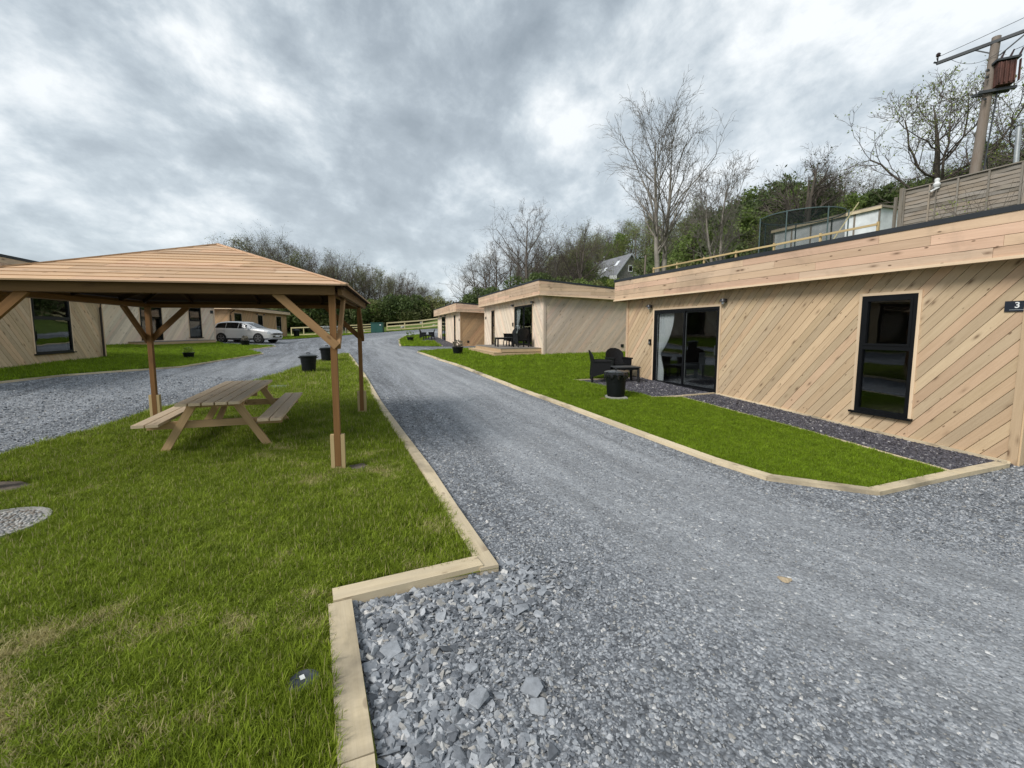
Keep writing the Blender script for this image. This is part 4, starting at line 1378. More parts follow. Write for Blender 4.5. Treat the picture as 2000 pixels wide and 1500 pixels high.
# ------------------------------------------------------------------ rattan furniture
def rattan_chair():
    t = thing('rattan_armchair', '', 'armchair')
    b = MB(); b.box((0, 0, .36), (.25, .25, .035), None, 0); b.build('seat', M_RAT, t, bevel=.01)
    b = MB(); b.box((0, 0, .415), (.235, .235, .022), None, 0); b.build('cushion', M_RAT, t, bevel=.015)
    # rounded back, leaning, bowed
    k = MB(); n = 12
    def bp(s, v, dd):
        wv_ = .27 + .03 * math.sin(v * 3.1)
        lim = 1.0 if v < .62 else math.sqrt(max(0, 1 - ((v - .62) / .40) ** 2))
        y = s * wv_ * lim
        x = -.23 - .10 * v - dd + .05 * (y / .27) ** 2
        return (x, y, .40 + .50 * v)
    for j in range(10):
        for i in range(n):
            s0, s1 = -1 + 2 * i / n, -1 + 2 * (i + 1) / n; v0, v1 = j / 10, (j + 1) / 10
            uvs = [(s0 * .27, v0 * .5), (s1 * .27, v0 * .5), (s1 * .27, v1 * .5), (s0 * .27, v1 * .5)]
            k.poly([bp(s0, v0, 0), bp(s1, v0, 0), bp(s1, v1, 0), bp(s0, v1, 0)], uvs, (.5, .5))
            k.poly([bp(s0, v0, .035), bp(s0, v1, .035), bp(s1, v1, .035), bp(s1, v0, .035)], uvs, (.5, .5))
    for j in range(10):
        for s in (-1, 1):
            v0, v1 = j / 10, (j + 1) / 10
            k.poly([bp(s, v0, 0), bp(s, v1, 0), bp(s, v1, .035), bp(s, v0, .035)][::s], [(0, 0)] * 4, (.5, .5))
    k.build('backrest', M_RAT, t, False)
    for sy in (-1, 1):
        y = sy * .285
        k = MB(); k.box((.0, y, .605), (.27, .04, .02), None, 0); k.build('armrest', M_RAT, t, bevel=.01)
        k = MB()
        q = [(-.30, .14), (.22, .30), (.25, .60), (-.27, .60)]
        for s2 in (-.018, .018):
            pts = [(a, y + s2, z) for a, z in q]
            k.poly(pts if s2 > 0 else pts[::-1], [(a, z) for a, z in (q if s2 > 0 else q[::-1])], (.5, .5))
        for i in range(4):
            a, b_ = q[i], q[(i + 1) % 4]
            k.poly([(a[0], y - .018, a[1]), (b_[0], y - .018, b_[1]), (b_[0], y + .018, b_[1]), (a[0], y + .018, a[1])], [(0, 0)] * 4, (.5, .5))
        k.build('side_panel', M_RAT, t)
        for sx in (-1, 1):
            k = MB(); k.beam((sx * .23, sy * .26, .40), (sx * .27, sy * .27, 0), .045, .045); k.build('leg', M_RAT, t)
    k = MB(); k.box((.24, 0, .31), (.012, .24, .05), None, 1); k.build('apron', M_RAT, t)
    return t


def rattan_table():
    t = thing('rattan_table', '', 'garden table')
    k = MB(); k.box((0, 0, .43), (.40, .27, .014), None, 0); k.build('tabletop', M_STEEL, t, bevel=.006)
    k = MB(); k.box((0, 0, .385), (.37, .24, .03), None, 0); k.build('apron', M_RAT, t)
    for sx in (-1, 1):
        for sy in (-1, 1):
            k = MB(); k.beam((sx * .35, sy * .22, .42), (sx * .36, sy * .23, 0), .055, .055); k.build('leg', M_RAT, t)
    return t


rc = rattan_chair(); rt_ = rattan_table()


def place(proto, label, x, y, z, rz, first=False, group=None):
    o = proto if first else copy_tree(proto)
    o.location = (x, y, z); o.rotation_euler = (0, 0, math.radians(rz)); o['label'] = label
    if group: o['group'] = group
    return o


zp = lambda x, y, d=.02: float(ter(x, y)) + d
place(rc, 'black rattan armchair seen from the side, left end of the slate patio', 3.02, 12.55, zp(3.02, 12.55), -8, True)
place(rc, 'black rattan armchair facing the drive on the slate patio, nearer the cabin wall', 3.72, 13.25, zp(3.72, 13.25), -75)
place(rt_, 'low dark rattan table between the patio chairs and the bin', 3.66, 12.52, zp(3.66, 12.52), 8, True)
dk = lambda a, d: F2.p(a, .81, d)
q = dk(9.15, .65); place(rc, 'black rattan armchair on the stepped deck with its back to the near end', q[0], q[1], .905, 112)
q = dk(7.3, .6); place(rc, 'black rattan armchair on the stepped deck close against the door glass', q[0], q[1], .905, 196)
q = dk(8.15, 1.2); place(rt_, 'low dark table standing on the stepped deck', q[0], q[1], .905, 16)
place(rc, 'dark rattan armchair on the patio of the farthest right cabin, left of its pair', -6.75, 40.2, zp(-6.7, 40.2), 0)
place(rc, 'dark rattan armchair on the patio of the farthest right cabin, nearer the wall', -6.05, 40.5, zp(-6, 40.5), 190)
place(rt_, 'dark low table of the farthest right cabin patio', -6.2, 39.3, zp(-6.2, 39.3), 10)

# ------------------------------------------------------------------ silver hatchback
M_PAINT, nt, b = new_mat('silver_paint')
b.inputs['Base Color'].default_value = (.72, .71, .70, 1); b.inputs['Metallic'].default_value = .35; b.inputs['Roughness'].default_value = .28
b.inputs['Coat Weight'].default_value = .6
M_TYRE = plain('tyre_rubber', (.012, .012, .012), .85)
M_RIM = plain('alloy_rim', (.36, .36, .37), .35, .8)
M_LIGHT = plain('headlamp_glass', (.55, .58, .60), .08)
M_BODYBLACK = plain('black_bumper_plastic', (.014, .014, .015), .6)
car = thing('parked_car', 'silver five-door hatchback parked side-on by the cabins on the left', 'car')
st = [  # x, bottom, sill, belt, shoulder, roof, half width, roof half width
    (-2.13, .42, .50, .80, .86, .88, .66, .50), (-2.08, .30, .42, .88, 1.02, 1.04, .78, .56), (-1.98, .26, .36, .96, 1.09, 1.13, .84, .58), (-1.82, .24, .34, .985, 1.27, 1.33, .87, .60),
    (-1.5, .22, .32, .99, 1.355, 1.415, .89, .61), (-1.0, .20, .31, .98, 1.395, 1.465, .90, .62), (-.3, .19, .30, .965, 1.39, 1.465, .90, .62), (.05, .19, .30, .955, 1.35, 1.425, .90, .61),
    (.4, .19, .30, .945, 1.245, 1.31, .90, .60), (.75, .19, .30, .94, 1.10, 1.15, .90, .62), (1.05, .19, .30, .93, .985, 1.02, .895, .66), (1.35, .20, .31, .90, .93, .965, .89, .70),
    (1.7, .21, .32, .855, .88, .92, .88, .70), (1.95, .22, .34, .79, .82, .86, .85, .66), (2.07, .26, .36, .70, .74, .76, .79, .60), (2.13, .34, .42, .60, .62, .64, .68, .52)]


def csec(s):
    x, zb, zs, zl, zh, zr, w_, wr = s
    h = [(w_ * .82, zb), (w_ * .985, zs), (w_, zs + .22), (w_ * .995, zl - .08), (w_ * .965, zl), (wr + (w_ - wr) * .12, zh), (wr * .86, zr - .008), (0, zr)]
    return [(x, y, z) for y, z in h] + [(x, -y, z) for y, z in h[::-1][1:]]


cb = MB(); SS = [csec(s) for s in st]
for a, b_ in zip(SS[:-1], SS[1:]):
    n = len(a)
    for i in range(n - 1):
        cb.poly([a[i], b_[i], b_[i + 1], a[i + 1]], [(0, 0)] * 4, (.5, .5))
    cb.poly([a[n - 1], b_[n - 1], b_[0], a[0]], [(0, 0)] * 4, (.5, .5))
cb.poly(SS[0], None, (.5, .5)); cb.poly(SS[-1][::-1], None, (.5, .5))
co = cb.build('body', M_PAINT, car, True)


def side_pt(x, v, off=.006, sgn=-1):
    """point on the side glass band, v from belt to shoulder"""
    for a, b_ in zip(st[:-1], st[1:]):
        if a[0] <= x <= b_[0]:
            t = (x - a[0]) / (b_[0] - a[0]); s = [p + (q_ - p) * t for p, q_ in zip(a, b_)]
            y0, z0 = s[6] * .965, s[3]; y1, z1 = s[7] + (s[6] - s[7]) * .12, s[4]
            return (x, sgn * (y0 + (y1 - y0) * v + off), z0 + (z1 - z0) * v)


for sg in (-1, 1):
    for (x0, x1, lo, hi) in ((-1.76, -1.02, .04, .92), (-.99, -.14, .04, .94), (-.10, .78, .04, .94)):
        g = MB(); n = 8
        for i in range(n):
            xa, xb = x0 + (x1 - x0) * i / n, x0 + (x1 - x0) * (i + 1) / n
            ha = hi * (1 if x0 > -1.2 or i > 0 else .2); hb = hi
            q = [side_pt(xa, lo, .008, sg), side_pt(xb, lo, .008, sg), side_pt(xb, hb, .008, sg), side_pt(xa, ha, .008, sg)]
            g.poly(q if sg < 0 else q[::-1], [(0, 0)] * 4, (.5, .5))
        g.build('side_window', M_CARGLASS, car)
    # dark strip behind panes so the cabin reads closed
    for x in (-.16, .92):
        k = MB(); q = [side_pt(x - .012, -.0, .004, sg), side_pt(x + .012, 0, .004, sg)]
        p0, p1 = q[0], q[1]
        k.box(((p0[0] + p1[0]) / 2, p0[1] + sg * -.004, .62), (.004, .012, .30)); k.build('door_gap', M_BODYBLACK, car)
    k = MB(); k.box((-1.08, sg * .893, .62), (.004, .008, .26)); k.build('door_gap', M_BODYBLACK, car)
    for x in (-.35, .45 - 1.3 + .0):
        pass
    for x in (-.95 + .75, -1.0 + .05):
        k = MB(); k.box((x - .12, sg * .905, .84), (.07, .012, .012)); k.build('door_handle', M_PAINT, car, bevel=.004)
    mr = MB(); mr.box((.62, sg * 1.0, .98), (.06, .09, .055)); mr.build('wing_mirror', M_PAINT, car, bevel=.02)
    k = MB(); k.box((0, sg * .885, .27), (1.0, .02, .045)); k.build('sill_trim', M_BODYBLACK, car)
    for xw in (-1.31, 1.31):
        k = MB(); k.tube([(xw, sg * .70, .315), (xw, sg * .903, .315)], .365, 28); k.build('wheel_arch', M_BODYBLACK, car)
        wl = MB(); wl.tube([(xw, sg * .70, .315), (xw, sg * .915, .315)], .315, 28); wo = wl.build('wheel', M_TYRE, car)
        k = MB(); k.tube([(xw, sg * .90, .315), (xw, sg * .918, .315)], .215, 24); k.build('rim_well', M_BODYBLACK, wo)
        k = MB()
        for a in range(5):
            an = a * 2 * math.pi / 5 + .3
            for dd in (-.13, .13):
                k.beam((xw, sg * .924, .315), (xw + .215 * math.cos(an + dd), sg * .924, .315 + .215 * math.sin(an + dd)), .014, .03, up=(math.sin(an), 0, -math.cos(an)))
        k.tube([(xw, sg * .915, .315), (xw, sg * .93, .315)], .05, 12)
        for i in range(24):
            a0, a1 = i * math.pi / 12, (i + 1) * math.pi / 12
            k.beam((xw + .222 * math.cos(a0), sg * .921, .315 + .222 * math.sin(a0)), (xw + .222 * math.cos(a1), sg * .921, .315 + .222 * math.sin(a1)), .016, .018, up=(0, 1, 0))
        k.build('rim', M_RIM, wo)
    hl = MB(); q = [(1.93, sg * .62, .74), (2.09, sg * .50, .66), (2.11, sg * .50, .58), (2.0, sg * .80, .62), (1.78, sg * .875, .74)]
    q2 = [(2.02, sg * .50, .745), (2.125, sg * .46, .66), (2.125, sg * .46, .60), (2.08, sg * .70, .60), (1.86, sg * .872, .70), (1.80, sg * .86, .775)]
    hl.poly(q2 if sg > 0 else q2[::-1], [(0, 0)] * 6, (.5, .5))
    hl.box((1.97, sg * .72, .685), (.11, .11, .045), ((.85, -sg * .5, 0), (sg * .5, .85, 0), (0, 0, 1))); hl.build('headlight', M_LIGHT, car, bevel=.015)
    tl = MB(); tl.box((-2.0, sg * .74, .90), (.07, .10, .07)); tl.build('tail_light', M_RUST, car, bevel=.02)
# windscreen, rear screen
def top_pt(x, y, off=.008):
    for a, b_ in zip(st[:-1], st[1:]):
        if a[0] <= x <= b_[0]:
            t = (x - a[0]) / (b_[0] - a[0]); s = [p + (q_ - p) * t for p, q_ in zip(a, b_)]
            return (x, y * s[7] * .86, s[5] + off + (-.008) * abs(y))


for (x0, x1, nm) in ((.25, 1.12, 'windscreen'), (-2.0, -1.78, 'rear_screen')):
    g = MB()
    for i in range(6):
        xa, xb = x0 + (x1 - x0) * i / 6, x0 + (x1 - x0) * (i + 1) / 6
        g.poly([top_pt(xa, -1), top_pt(xb, -1), top_pt(xb, 1), top_pt(xa, 1)], [(0, 0)] * 4, (.5, .5))
    g.build(nm, M_CARSCREEN if False else M_CARGLASS, car)
k = MB(); k.box((2.10, 0, .635), (.035, .44, .03)); k.build('grille', M_BODYBLACK, car)
k = MB(); k.box((2.10, 0, .42), (.05, .52, .055)); k.build('lower_grille', M_BODYBLACK, car)
k = MB(); k.box((2.155, 0, .47), (.006, .26, .055)); k.build('number_plate', M_WHITE, car)
k = MB(); k.box((2.13, 0, .635), (.012, .05, .05)); k.build('badge_disc', M_RIM, car, bevel=.02)
car.location = (-17.42, 30.6, float(ter(-17.4, 30.6)) + .0); car.rotation_euler = (0, math.radians(.6), math.radians(-4))
car.scale = (1, 1, 1)


# ------------------------------------------------------------------ flower pots
M_LEAF = None


def leaf_mat(name, lo, hi, trans=.35):
    m, nt, b = new_mat(name)
    oi = N(nt, 'ShaderNodeObjectInfo')
    ru = N(nt, 'ShaderNodeUVMap'); ru.uv_map = 'R'
    rs = N(nt, 'ShaderNodeSeparateXYZ'); L(nt, ru.outputs[0], rs.inputs[0])
    f = math_(nt, 'ADD', math_(nt, 'MULTIPLY', rs.outputs[0], .75), math_(nt, 'MULTIPLY', oi.outputs['Random'], .25))
    rp = ramp(nt, [(0, lo), (1, hi)]); L(nt, f, rp.inputs[0])
    L(nt, rp.outputs[0], b.inputs['Base Color']); b.inputs['Roughness'].default_value = .6; b.inputs['Specular IOR Level'].default_value = .3
    tl = nt.nodes.new('ShaderNodeBsdfTranslucent'); L(nt, rp.outputs[0], tl.inputs[0])
    mx = nt.nodes.new('ShaderNodeMixShader'); mx.inputs[0].default_value = trans
    L(nt, b.outputs[0], mx.inputs[1]); L(nt, tl.outputs[0], mx.inputs[2])
    o = [n for n in nt.nodes if n.type == 'OUTPUT_MATERIAL'][0]
    L(nt, mx.outputs[0], o.inputs['Surface'])
    return m


ML = {'spring': leaf_mat('spring_leaves', (.15, .21, .04), (.34, .40, .10)), 'dark': leaf_mat('dark_evergreen_leaves', (.055, .085, .03), (.16, .21, .07)),
      'olive': leaf_mat('olive_leaves', (.14, .16, .055), (.29, .30, .13)), 'bush': leaf_mat('bush_leaves', (.08, .13, .03), (.22, .29, .075)),
      'ivy': leaf_mat('ivy_leaves', (.03, .05, .015), (.10, .14, .035)), 'brown': leaf_mat('brown_brush', (.10, .085, .045), (.22, .18, .11)), 'pot': leaf_mat('pot_plant_leaves', (.14, .22, .03), (.40, .48, .10)),
      'heather': leaf_mat('heather', (.12, .11, .08), (.30, .26, .2))}


def leaves(mb, c, rad, n, size, squash=.8):
    for _ in range(n):
        v = NR.normal(size=3); v /= np.linalg.norm(v); v *= NR.uniform(.35, 1) ** .5
        p = np.array(c) + v * np.array([rad, rad, rad * squash])
        a = NR.normal(size=3); a /= np.linalg.norm(a); b_ = np.cross(a, NR.normal(size=3)); b_ /= np.linalg.norm(b_)
        s = size * NR.uniform(.6, 1.3); r = (RND.random(), RND.random())
        mb.poly([p - a * s, p - b_ * s * .45, p + a * s, p + b_ * s * .45], [(0, 0)] * 4, r)


def pot(label, x, y, s, m, rad, hgt, r0=.17, kind='pot'):
    z = float(ter(x, y)) + .03
    t = thing('flower_pot', label, 'flower pot', (x, y, z))
    MB().lathe((x, y, z), [(r0 * .78, 0), (r0, .26 * s), (r0 * 1.1, .262 * s), (r0 * 1.1, .29 * s), (r0 * .9, .285 * s), (.001, .25 * s)], 20).build('pot', M_BIN, t, True)
    k = MB(); leaves(k, (x, y, z + .28 * s + hgt * .5), rad, 130, .035 * s + .02, hgt / rad / 1.6); k.build('plant', ML[m], t)
    return t


pot('dark round flower pot with a low plant before the stepped deck', -1.88, 21.1, 1.35, 'heather', .26, .3, .26)
pot('small dark pot with a yellow-green plant on the left lawn', -12.6, 17.8, .85, 'pot', .22, .22, .2)
pot('small dark pot at the point of the left lawn before the silver car', -15.1, 26.2, 1.15, 'heather', .2, .28, .24)
pot('dark bushy pot on the small lawn of the farthest right cabin', -7.35, 37.2, 1.2, 'bush', .36, .5, .28)

# ------------------------------------------------------------------ covers and bare patches in the lawn
t = thing('manhole_cover', 'round pebble-filled cover set in the grass at the left edge', 'manhole cover', (-4.42, 3.62, float(ter(-4.42, 3.62))))
z = float(ter(-4.42, 3.62)) + .05
MB().lathe((-4.42, 3.62, z), [(.40, -.03), (.40, .01), (.375, .012), (.375, .0), (.001, .0)], 36).build('frame', M_CONC, t)
PEB = [plain('pebble_grey', (.25, .25, .245), .7, var=.3, scale=9), plain('pebble_brown', (.21, .18, .15), .7, var=.3), plain('pebble_pale', (.40, .39, .37), .7, var=.3)]
peb_mesh = []
for k_ in range(3):
    bm = bmesh.new(); bmesh.ops.create_icosphere(bm, subdivisions=1, radius=1)
    for v in bm.verts: v.co *= RND.uniform(.85, 1.12)
    me = bpy.data.meshes.new('pebble'); bm.to_mesh(me); bm.free(); me.materials.append(PEB[k_]); me.polygons.foreach_set('use_smooth', [True] * len(me.polygons)); peb_mesh.append(me)
cnt = 0
for ring in range(11):
    r0 = .02 + ring * .034; n = max(1, int(2 * math.pi * r0 / .036))
    for i in range(n):
        if cnt >= 299: break
        a = 2 * math.pi * i / n + RND.uniform(-.05, .05)
        if r0 > .2 and (i % 2): pass
        o = bpy.data.objects.new('pebble', peb_mesh[RND.randrange(3)]); col.objects.link(o); o.parent = t
        o.location = (r0 * math.cos(a), r0 * math.sin(a), .052 + RND.uniform(-.003, .004)); o.scale = (RND.uniform(.014, .019), RND.uniform(.012, .017), .012); o.rotation_euler = (0, 0, RND.uniform(0, 3)); cnt += 1
t = thing('drain_cap', 'small dark round drain cap with a white tag, sunk in the near grass', 'drain cap', (-.955, 1.985, float(ter(-.955, 1.985))))
z = float(ter(-.955, 1.985)) + .052
z -= .014
MB().lathe((-.955, 1.985, z), [(.075, -.05), (.075, 0), (.068, .004), (.06, 0), (.001, .001)], 28).build('cap', plain('grey_plastic', (.05, .058, .07), .45, var=.4, scale=30), t, True)
k = MB(); k.box((-.97, 2.0, z + .004), (.011, .016, .001), ((.8, .6, 0), (-.6, .8, 0), (0, 0, 1))); k.build('tag', M_WHITE, t)
t = thing('inspection_cover', 'sunken rectangular cover in the lawn behind the picnic table', 'inspection cover', (-5.75, 11.4, float(ter(-5.75, 11.4))))
z = float(ter(-5.75, 11.4)) + .075
k = MB(); k.box((-5.75, 11.4, z - .03), (.27, .19, .03)); k.build('frame', M_CONC, t)
k = MB(); k.box((-5.75, 11.4, z + .003), (.24, .16, .006)); k.build('lid', plain('mossy_cover', (.10, .13, .06), .8, var=.4), t)


def patch(x, y, rx, ry, rz, label, mat=None, n=26, h=.012, dz=.034):
    k = MB(); c = (x, y, float(ter(x, y)) + dz + h)
    ring = []
    for i in range(n):
        a = 2 * math.pi * i / n; r_ = 1 + .18 * math.sin(3 * a + x) + .12 * math.sin(7 * a + y) + RND.uniform(-.06, .06)
        px, py = rx * r_ * math.cos(a), ry * r_ * math.sin(a)
        X = x + px * math.cos(rz) - py * math.sin(rz); Y = y + px * math.sin(rz) + py * math.cos(rz)
        ring.append((X, Y, float(ter(X, Y)) + dz))
    for i in range(n):
        k.poly([c, ring[i], ring[(i + 1) % n]], [(0, 0)] * 3, (.5, .5))
    o = k.build('soil_patch', mat or M_SOIL, None, True)
    return tag(o, label, 'soil patch', None, 'stuff')


patch(-1.74, 5.3, .20, .13, .2, 'bare soil patch at the foot of the nearest shelter post')
patch(-5.36, 4.52, .42, .22, .1, 'bare soil patch in the lawn at the left edge')

patch(2.02, 2.90, .045, .04, .2, 'small sandy patch on the gravel drive', plain('sand_patch', (.42, .33, .22), .95, var=.3, scale=60), n=14, h=.012, dz=.006)
patch(2.4, 9.75, .10, .07, .4, 'small brown dry patch in the turf beside the bin with the liner', plain('dead_turf', (.17, .09, .04), .95, var=.4, scale=30), n=14, h=.03, dz=.05)

# ------------------------------------------------------------------ trees
def bark_mat(name, lo, hi):
    m, nt, b = new_mat(name)
    tcn = N(nt, 'ShaderNodeTexCoord')
    f = noise(nt, mapping(nt, tcn.outputs['Object'], scale=(3, 3, .7)), 2.0, 5, .6)
    rp = ramp(nt, [(.3, lo), (.7, hi)]); L(nt, f, rp.inputs[0]); L(nt, rp.outputs[0], b.inputs['Base Color'])
    b.inputs['Roughness'].default_value = .9
    return m


BARK = {'ash': bark_mat('ash_bark', (.17, .15, .125), (.32, .29, .25)), 'oak': bark_mat('oak_bark', (.05, .042, .034), (.12, .10, .08)),
        'twig': bark_mat('brown_twigs', (.075, .06, .05), (.15, .125, .105)), 'pale': bark_mat('pale_twigs', (.12, .105, .09), (.21, .19, .165))}


def tubes_mesh(name, segs, mat, nside=3):
    """segs: list of (p0, p1, r0, r1) -> one mesh of tapered prisms"""
    S = np.array([(*a, *b_, r0, r1) for a, b_, r0, r1 in segs], float)
    p0, p1, r0, r1 = S[:, :3], S[:, 3:6], S[:, 6], S[:, 7]
    d = p1 - p0; d /= np.linalg.norm(d, axis=1)[:, None] + 1e-9
    h = np.where(np.abs(d[:, 2:3]) < .9, np.array([[0, 0, 1.]]), np.array([[1., 0, 0]]))
    a = np.cross(d, h); a /= np.linalg.norm(a, axis=1)[:, None]
    b_ = np.cross(d, a)
    n = len(S); V = np.zeros((n, 2 * nside, 3))
    for k in range(nside):
        an = 2 * math.pi * k / nside
        o = a * math.cos(an) + b_ * math.sin(an)
        V[:, k] = p0 + o * r0[:, None]; V[:, nside + k] = p1 + o * r1[:, None]
    base = (np.arange(n) * 2 * nside)[:, None]
    F = np.concatenate([base + np.array([[k, (k + 1) % nside, nside + (k + 1) % nside, nside + k]]) for k in range(nside)], 0)
    me = bpy.data.meshes.new(name)
    me.vertices.add(n * 2 * nside); me.vertices.foreach_set('co', V.ravel())
    me.loops.add(F.size); me.loops.foreach_set('vertex_index', F.ravel().astype(np.int32))
    me.polygons.add(len(F)); me.polygons.foreach_set('loop_start', np.arange(len(F), dtype=np.int32) * 4)
    me.update(calc_edges=True); me.validate()
    me.polygons.foreach_set('use_smooth', [True] * len(me.polygons))
    me.materials.append(mat)
    return me


def leaf_mesh(name, C, size, mat, rs):
    """one small folded leaf spray at every centre"""
    n = len(C)
    a = rs.normal(size=(n, 3)); a /= np.linalg.norm(a, axis=1)[:, None]
    t = rs.normal(size=(n, 3)); b_ = np.cross(a, t); b_ /= np.linalg.norm(b_, axis=1)[:, None]
    s = (size * rs.uniform(.55, 1.35, n))[:, None]
    V = np.stack([C - a * s, C - b_ * s * .5, C + a * s, C + b_ * s * .5], 1).reshape(-1, 3)
    me = bpy.data.meshes.new(name)
    me.vertices.add(n * 4); me.vertices.foreach_set('co', V.ravel())
    me.loops.add(n * 4); me.loops.foreach_set('vertex_index', np.arange(n * 4, dtype=np.int32))
    me.polygons.add(n); me.polygons.foreach_set('loop_start', np.arange(n, dtype=np.int32) * 4)
    me.update(calc_edges=True)
    ul = me.uv_layers.new(name='R')
    r = np.repeat(rs.uniform(0, 1, (n, 2)), 4, 0).astype(np.float32)
    ul.data.foreach_set('uv', r.ravel())
    me.materials.append(mat)
    return me


def grow(seed, H, trunk_r, forks=1, first=.25, n1=16, n2=7, n3=5, n4=2, up=.55, spread=.42, droop=0.0, wob=.10, lean=0.0, oval=False):
    """returns (trunk segments, crown segments, twig ends)"""
    rs = np.random.RandomState(seed)
    trunk, crown, ends = [], [], []

    def limb(p, d, l, r, n, tgt, w_, upf):
        pts = [(p.copy(), r)]
        for i in range(n):
            d = d + rs.normal(size=3) * w_ + np.array([0, 0, upf])
            d /= np.linalg.norm(d)
            q = p + d * l / n
            r2 = r * (1 - .62 / n)
            tgt.append((p, q, r, r2))
            p, r = q, r2
            pts.append((p.copy(), r))
        return pts, d

    def perp(d):
        v = np.cross(d, rs.normal(size=3)); return v / np.linalg.norm(v)

    for f in range(forks):
        d0 = np.array([0, 0, 1.]) + (perp(np.array([0, 0, 1.])) * .10 * (forks > 1)) + np.array([lean, 0, 0])
        d0 /= np.linalg.norm(d0)
        base = np.zeros(3) + (np.array([.28 * (f - .5), .1 * f, 0]) * (forks > 1))
        h = H * (1 if f == 0 else .94)
        r = trunk_r * (1 if f == 0 else .9)
        nT = 14; p = base; d = d0; pts = []
        for i in range(nT):
            d = d + rs.normal(size=3) * wob * .35 + np.array([0, 0, .10]); d /= np.linalg.norm(d)
            q = p + d * h * .86 / nT; r2 = trunk_r * (1 - (i + 1) / nT) ** .85 * .97 + .018
            trunk.append((p, q, r, r2)); pts.append((p, r, d)); p, r = q, r2
        for k in range(n1):
            t = first + (1 - first) * ((k + rs.uniform(0, .9)) / n1)
            i = min(nT - 1, int(t * nT)); fr_ = t * nT - i
            pp = pts[i][0] + pts[i][2] * (h * .86 / nT) * min(fr_, 1); rr = pts[i][1] * .52
            sp = spread * (1.25 - .55 * t)
            dd = pts[i][2] * up + perp(pts[i][2]) * sp * 1.6; dd /= np.linalg.norm(dd)
            ll = H * (.50 * (1 - t) + .13) * rs.uniform(.75, 1.15)
            if oval: ll = H * (.10 + .27 * math.sin(math.pi * min(1, max(0, (t - .08) / .98))) ** .8) * rs.uniform(.85, 1.1)
            P2, _ = limb(pp, dd, ll, max(rr * .75, .02), 6, crown, wob, .07 - droop)
            for m in range(n2):
                j = 1 + int(rs.uniform(0, 1) * (len(P2) - 1)); j = min(j, len(P2) - 1)
                p3, r3 = P2[j]
                d3 = (P2[j][0] - P2[j - 1][0]); d3 /= np.linalg.norm(d3)
                d3 = d3 + perp(d3) * .75; d3 /= np.linalg.norm(d3)
                P3, _ = limb(p3, d3, ll * rs.uniform(.28, .55), max(r3 * .55, .010), 4, crown, wob * 1.2, .06 - droop)
                for s in range(n3):
                    j2 = min(1 + int(rs.uniform(0, 1) * (len(P3) - 1)), len(P3) - 1)
                    p4, r4 = P3[j2]; d4 = P3[j2][0] - P3[j2 - 1][0]; d4 /= np.linalg.norm(d4)
                    d4 = d4 + perp(d4) * .8; d4 /= np.linalg.norm(d4)
                    P4, _ = limb(p4, d4, ll * rs.uniform(.12, .26), max(r4 * .6, .0085), 2, crown, wob * 1.4, .05 - droop)
                    ends.append(P4[-1][0])
                    for u_ in range(n4):
                        j3 = 1 + rs.randint(0, 2); p5, r5 = P4[j3]; d5 = P4[j3][0] - P4[j3 - 1][0]; d5 /= np.linalg.norm(d5)
                        d5 = d5 + perp(d5) * .7; d5 /= np.linalg.norm(d5)
                        q = p5 + d5 * ll * rs.uniform(.05, .12)
                        crown.append((p5, q, max(r5 * .7, .0075), .005)); ends.append(q)
    return trunk, crown, np.array(ends), rs


def tree_kind(seed, H, tr, bark='twig', leafm=None, per=3, lsize=.12, lspread=.25, frac=1.0, nside=3, **kw):
    trunk, crown, ends, rs = grow(seed, H, tr, **kw)
    big = [s for s in crown if s[2] > .03]; small = [s for s in crown if s[2] <= .03]
    tm = tubes_mesh('trunk', trunk + big, BARK[bark], 7)
    cm = tubes_mesh('crown', small, BARK['twig' if bark != 'ash' else 'pale'] if bark != 'oak' else BARK['twig'], nside)
    lm = None
    if leafm:
        e = ends[rs.uniform(size=len(ends)) < frac]
        C = np.repeat(e, per, 0) + rs.normal(size=(len(e) * per, 3)) * lspread
        lm = leaf_mesh('foliage', C, lsize, ML[leafm], rs)
    return tm, cm, lm


def shrub_kind(seed, R, H, leafm, n=2600, lsize=.10, lumps=9, bark='twig'):
    """a rounded, broken mass of leaves on stems"""
    rs = np.random.RandomState(seed)
    cs = [(np.array([rs.uniform(-.55, .55) * R, rs.uniform(-.55, .55) * R, H * rs.uniform(.35, .8)]), R * rs.uniform(.28, .55)) for _ in range(lumps)]
    cs.append((np.array([0, 0, H * .4]), R * .6))
    C = []
    for c, r in cs:
        m = int(n / len(cs)); v = rs.normal(size=(m, 3)); v /= np.linalg.norm(v, axis=1)[:, None]
        v *= (rs.uniform(.45, 1.05, (m, 1)) ** .6) * r * np.array([1, 1, .85]); C.append(c + v)
    C = np.concatenate(C); C[:, 2] = np.abs(C[:, 2])
    st_ = []
    for _ in range(26):
        a = rs.uniform(0, 6.28); q = np.array([math.cos(a) * R * rs.uniform(.1, .8), math.sin(a) * R * rs.uniform(.1, .8), H * rs.uniform(.5, 1.0)])
        m = q * .5 + np.array([0, 0, .12 * H]) * rs.uniform(0, 1)
        st_ += [(np.zeros(3), m, .035, .022), (m, q, .022, .008)]
        for _ in range(5):
            w_ = m + (q - m) * rs.uniform(.2, 1); st_.append((w_, w_ + rs.normal(size=3) * R * .22 + np.array([0, 0, R * .12]), .008, .003))
    return tubes_mesh('stems', st_, BARK[bark], 3), None, leaf_mesh('foliage', C, lsize, ML[leafm], rs)


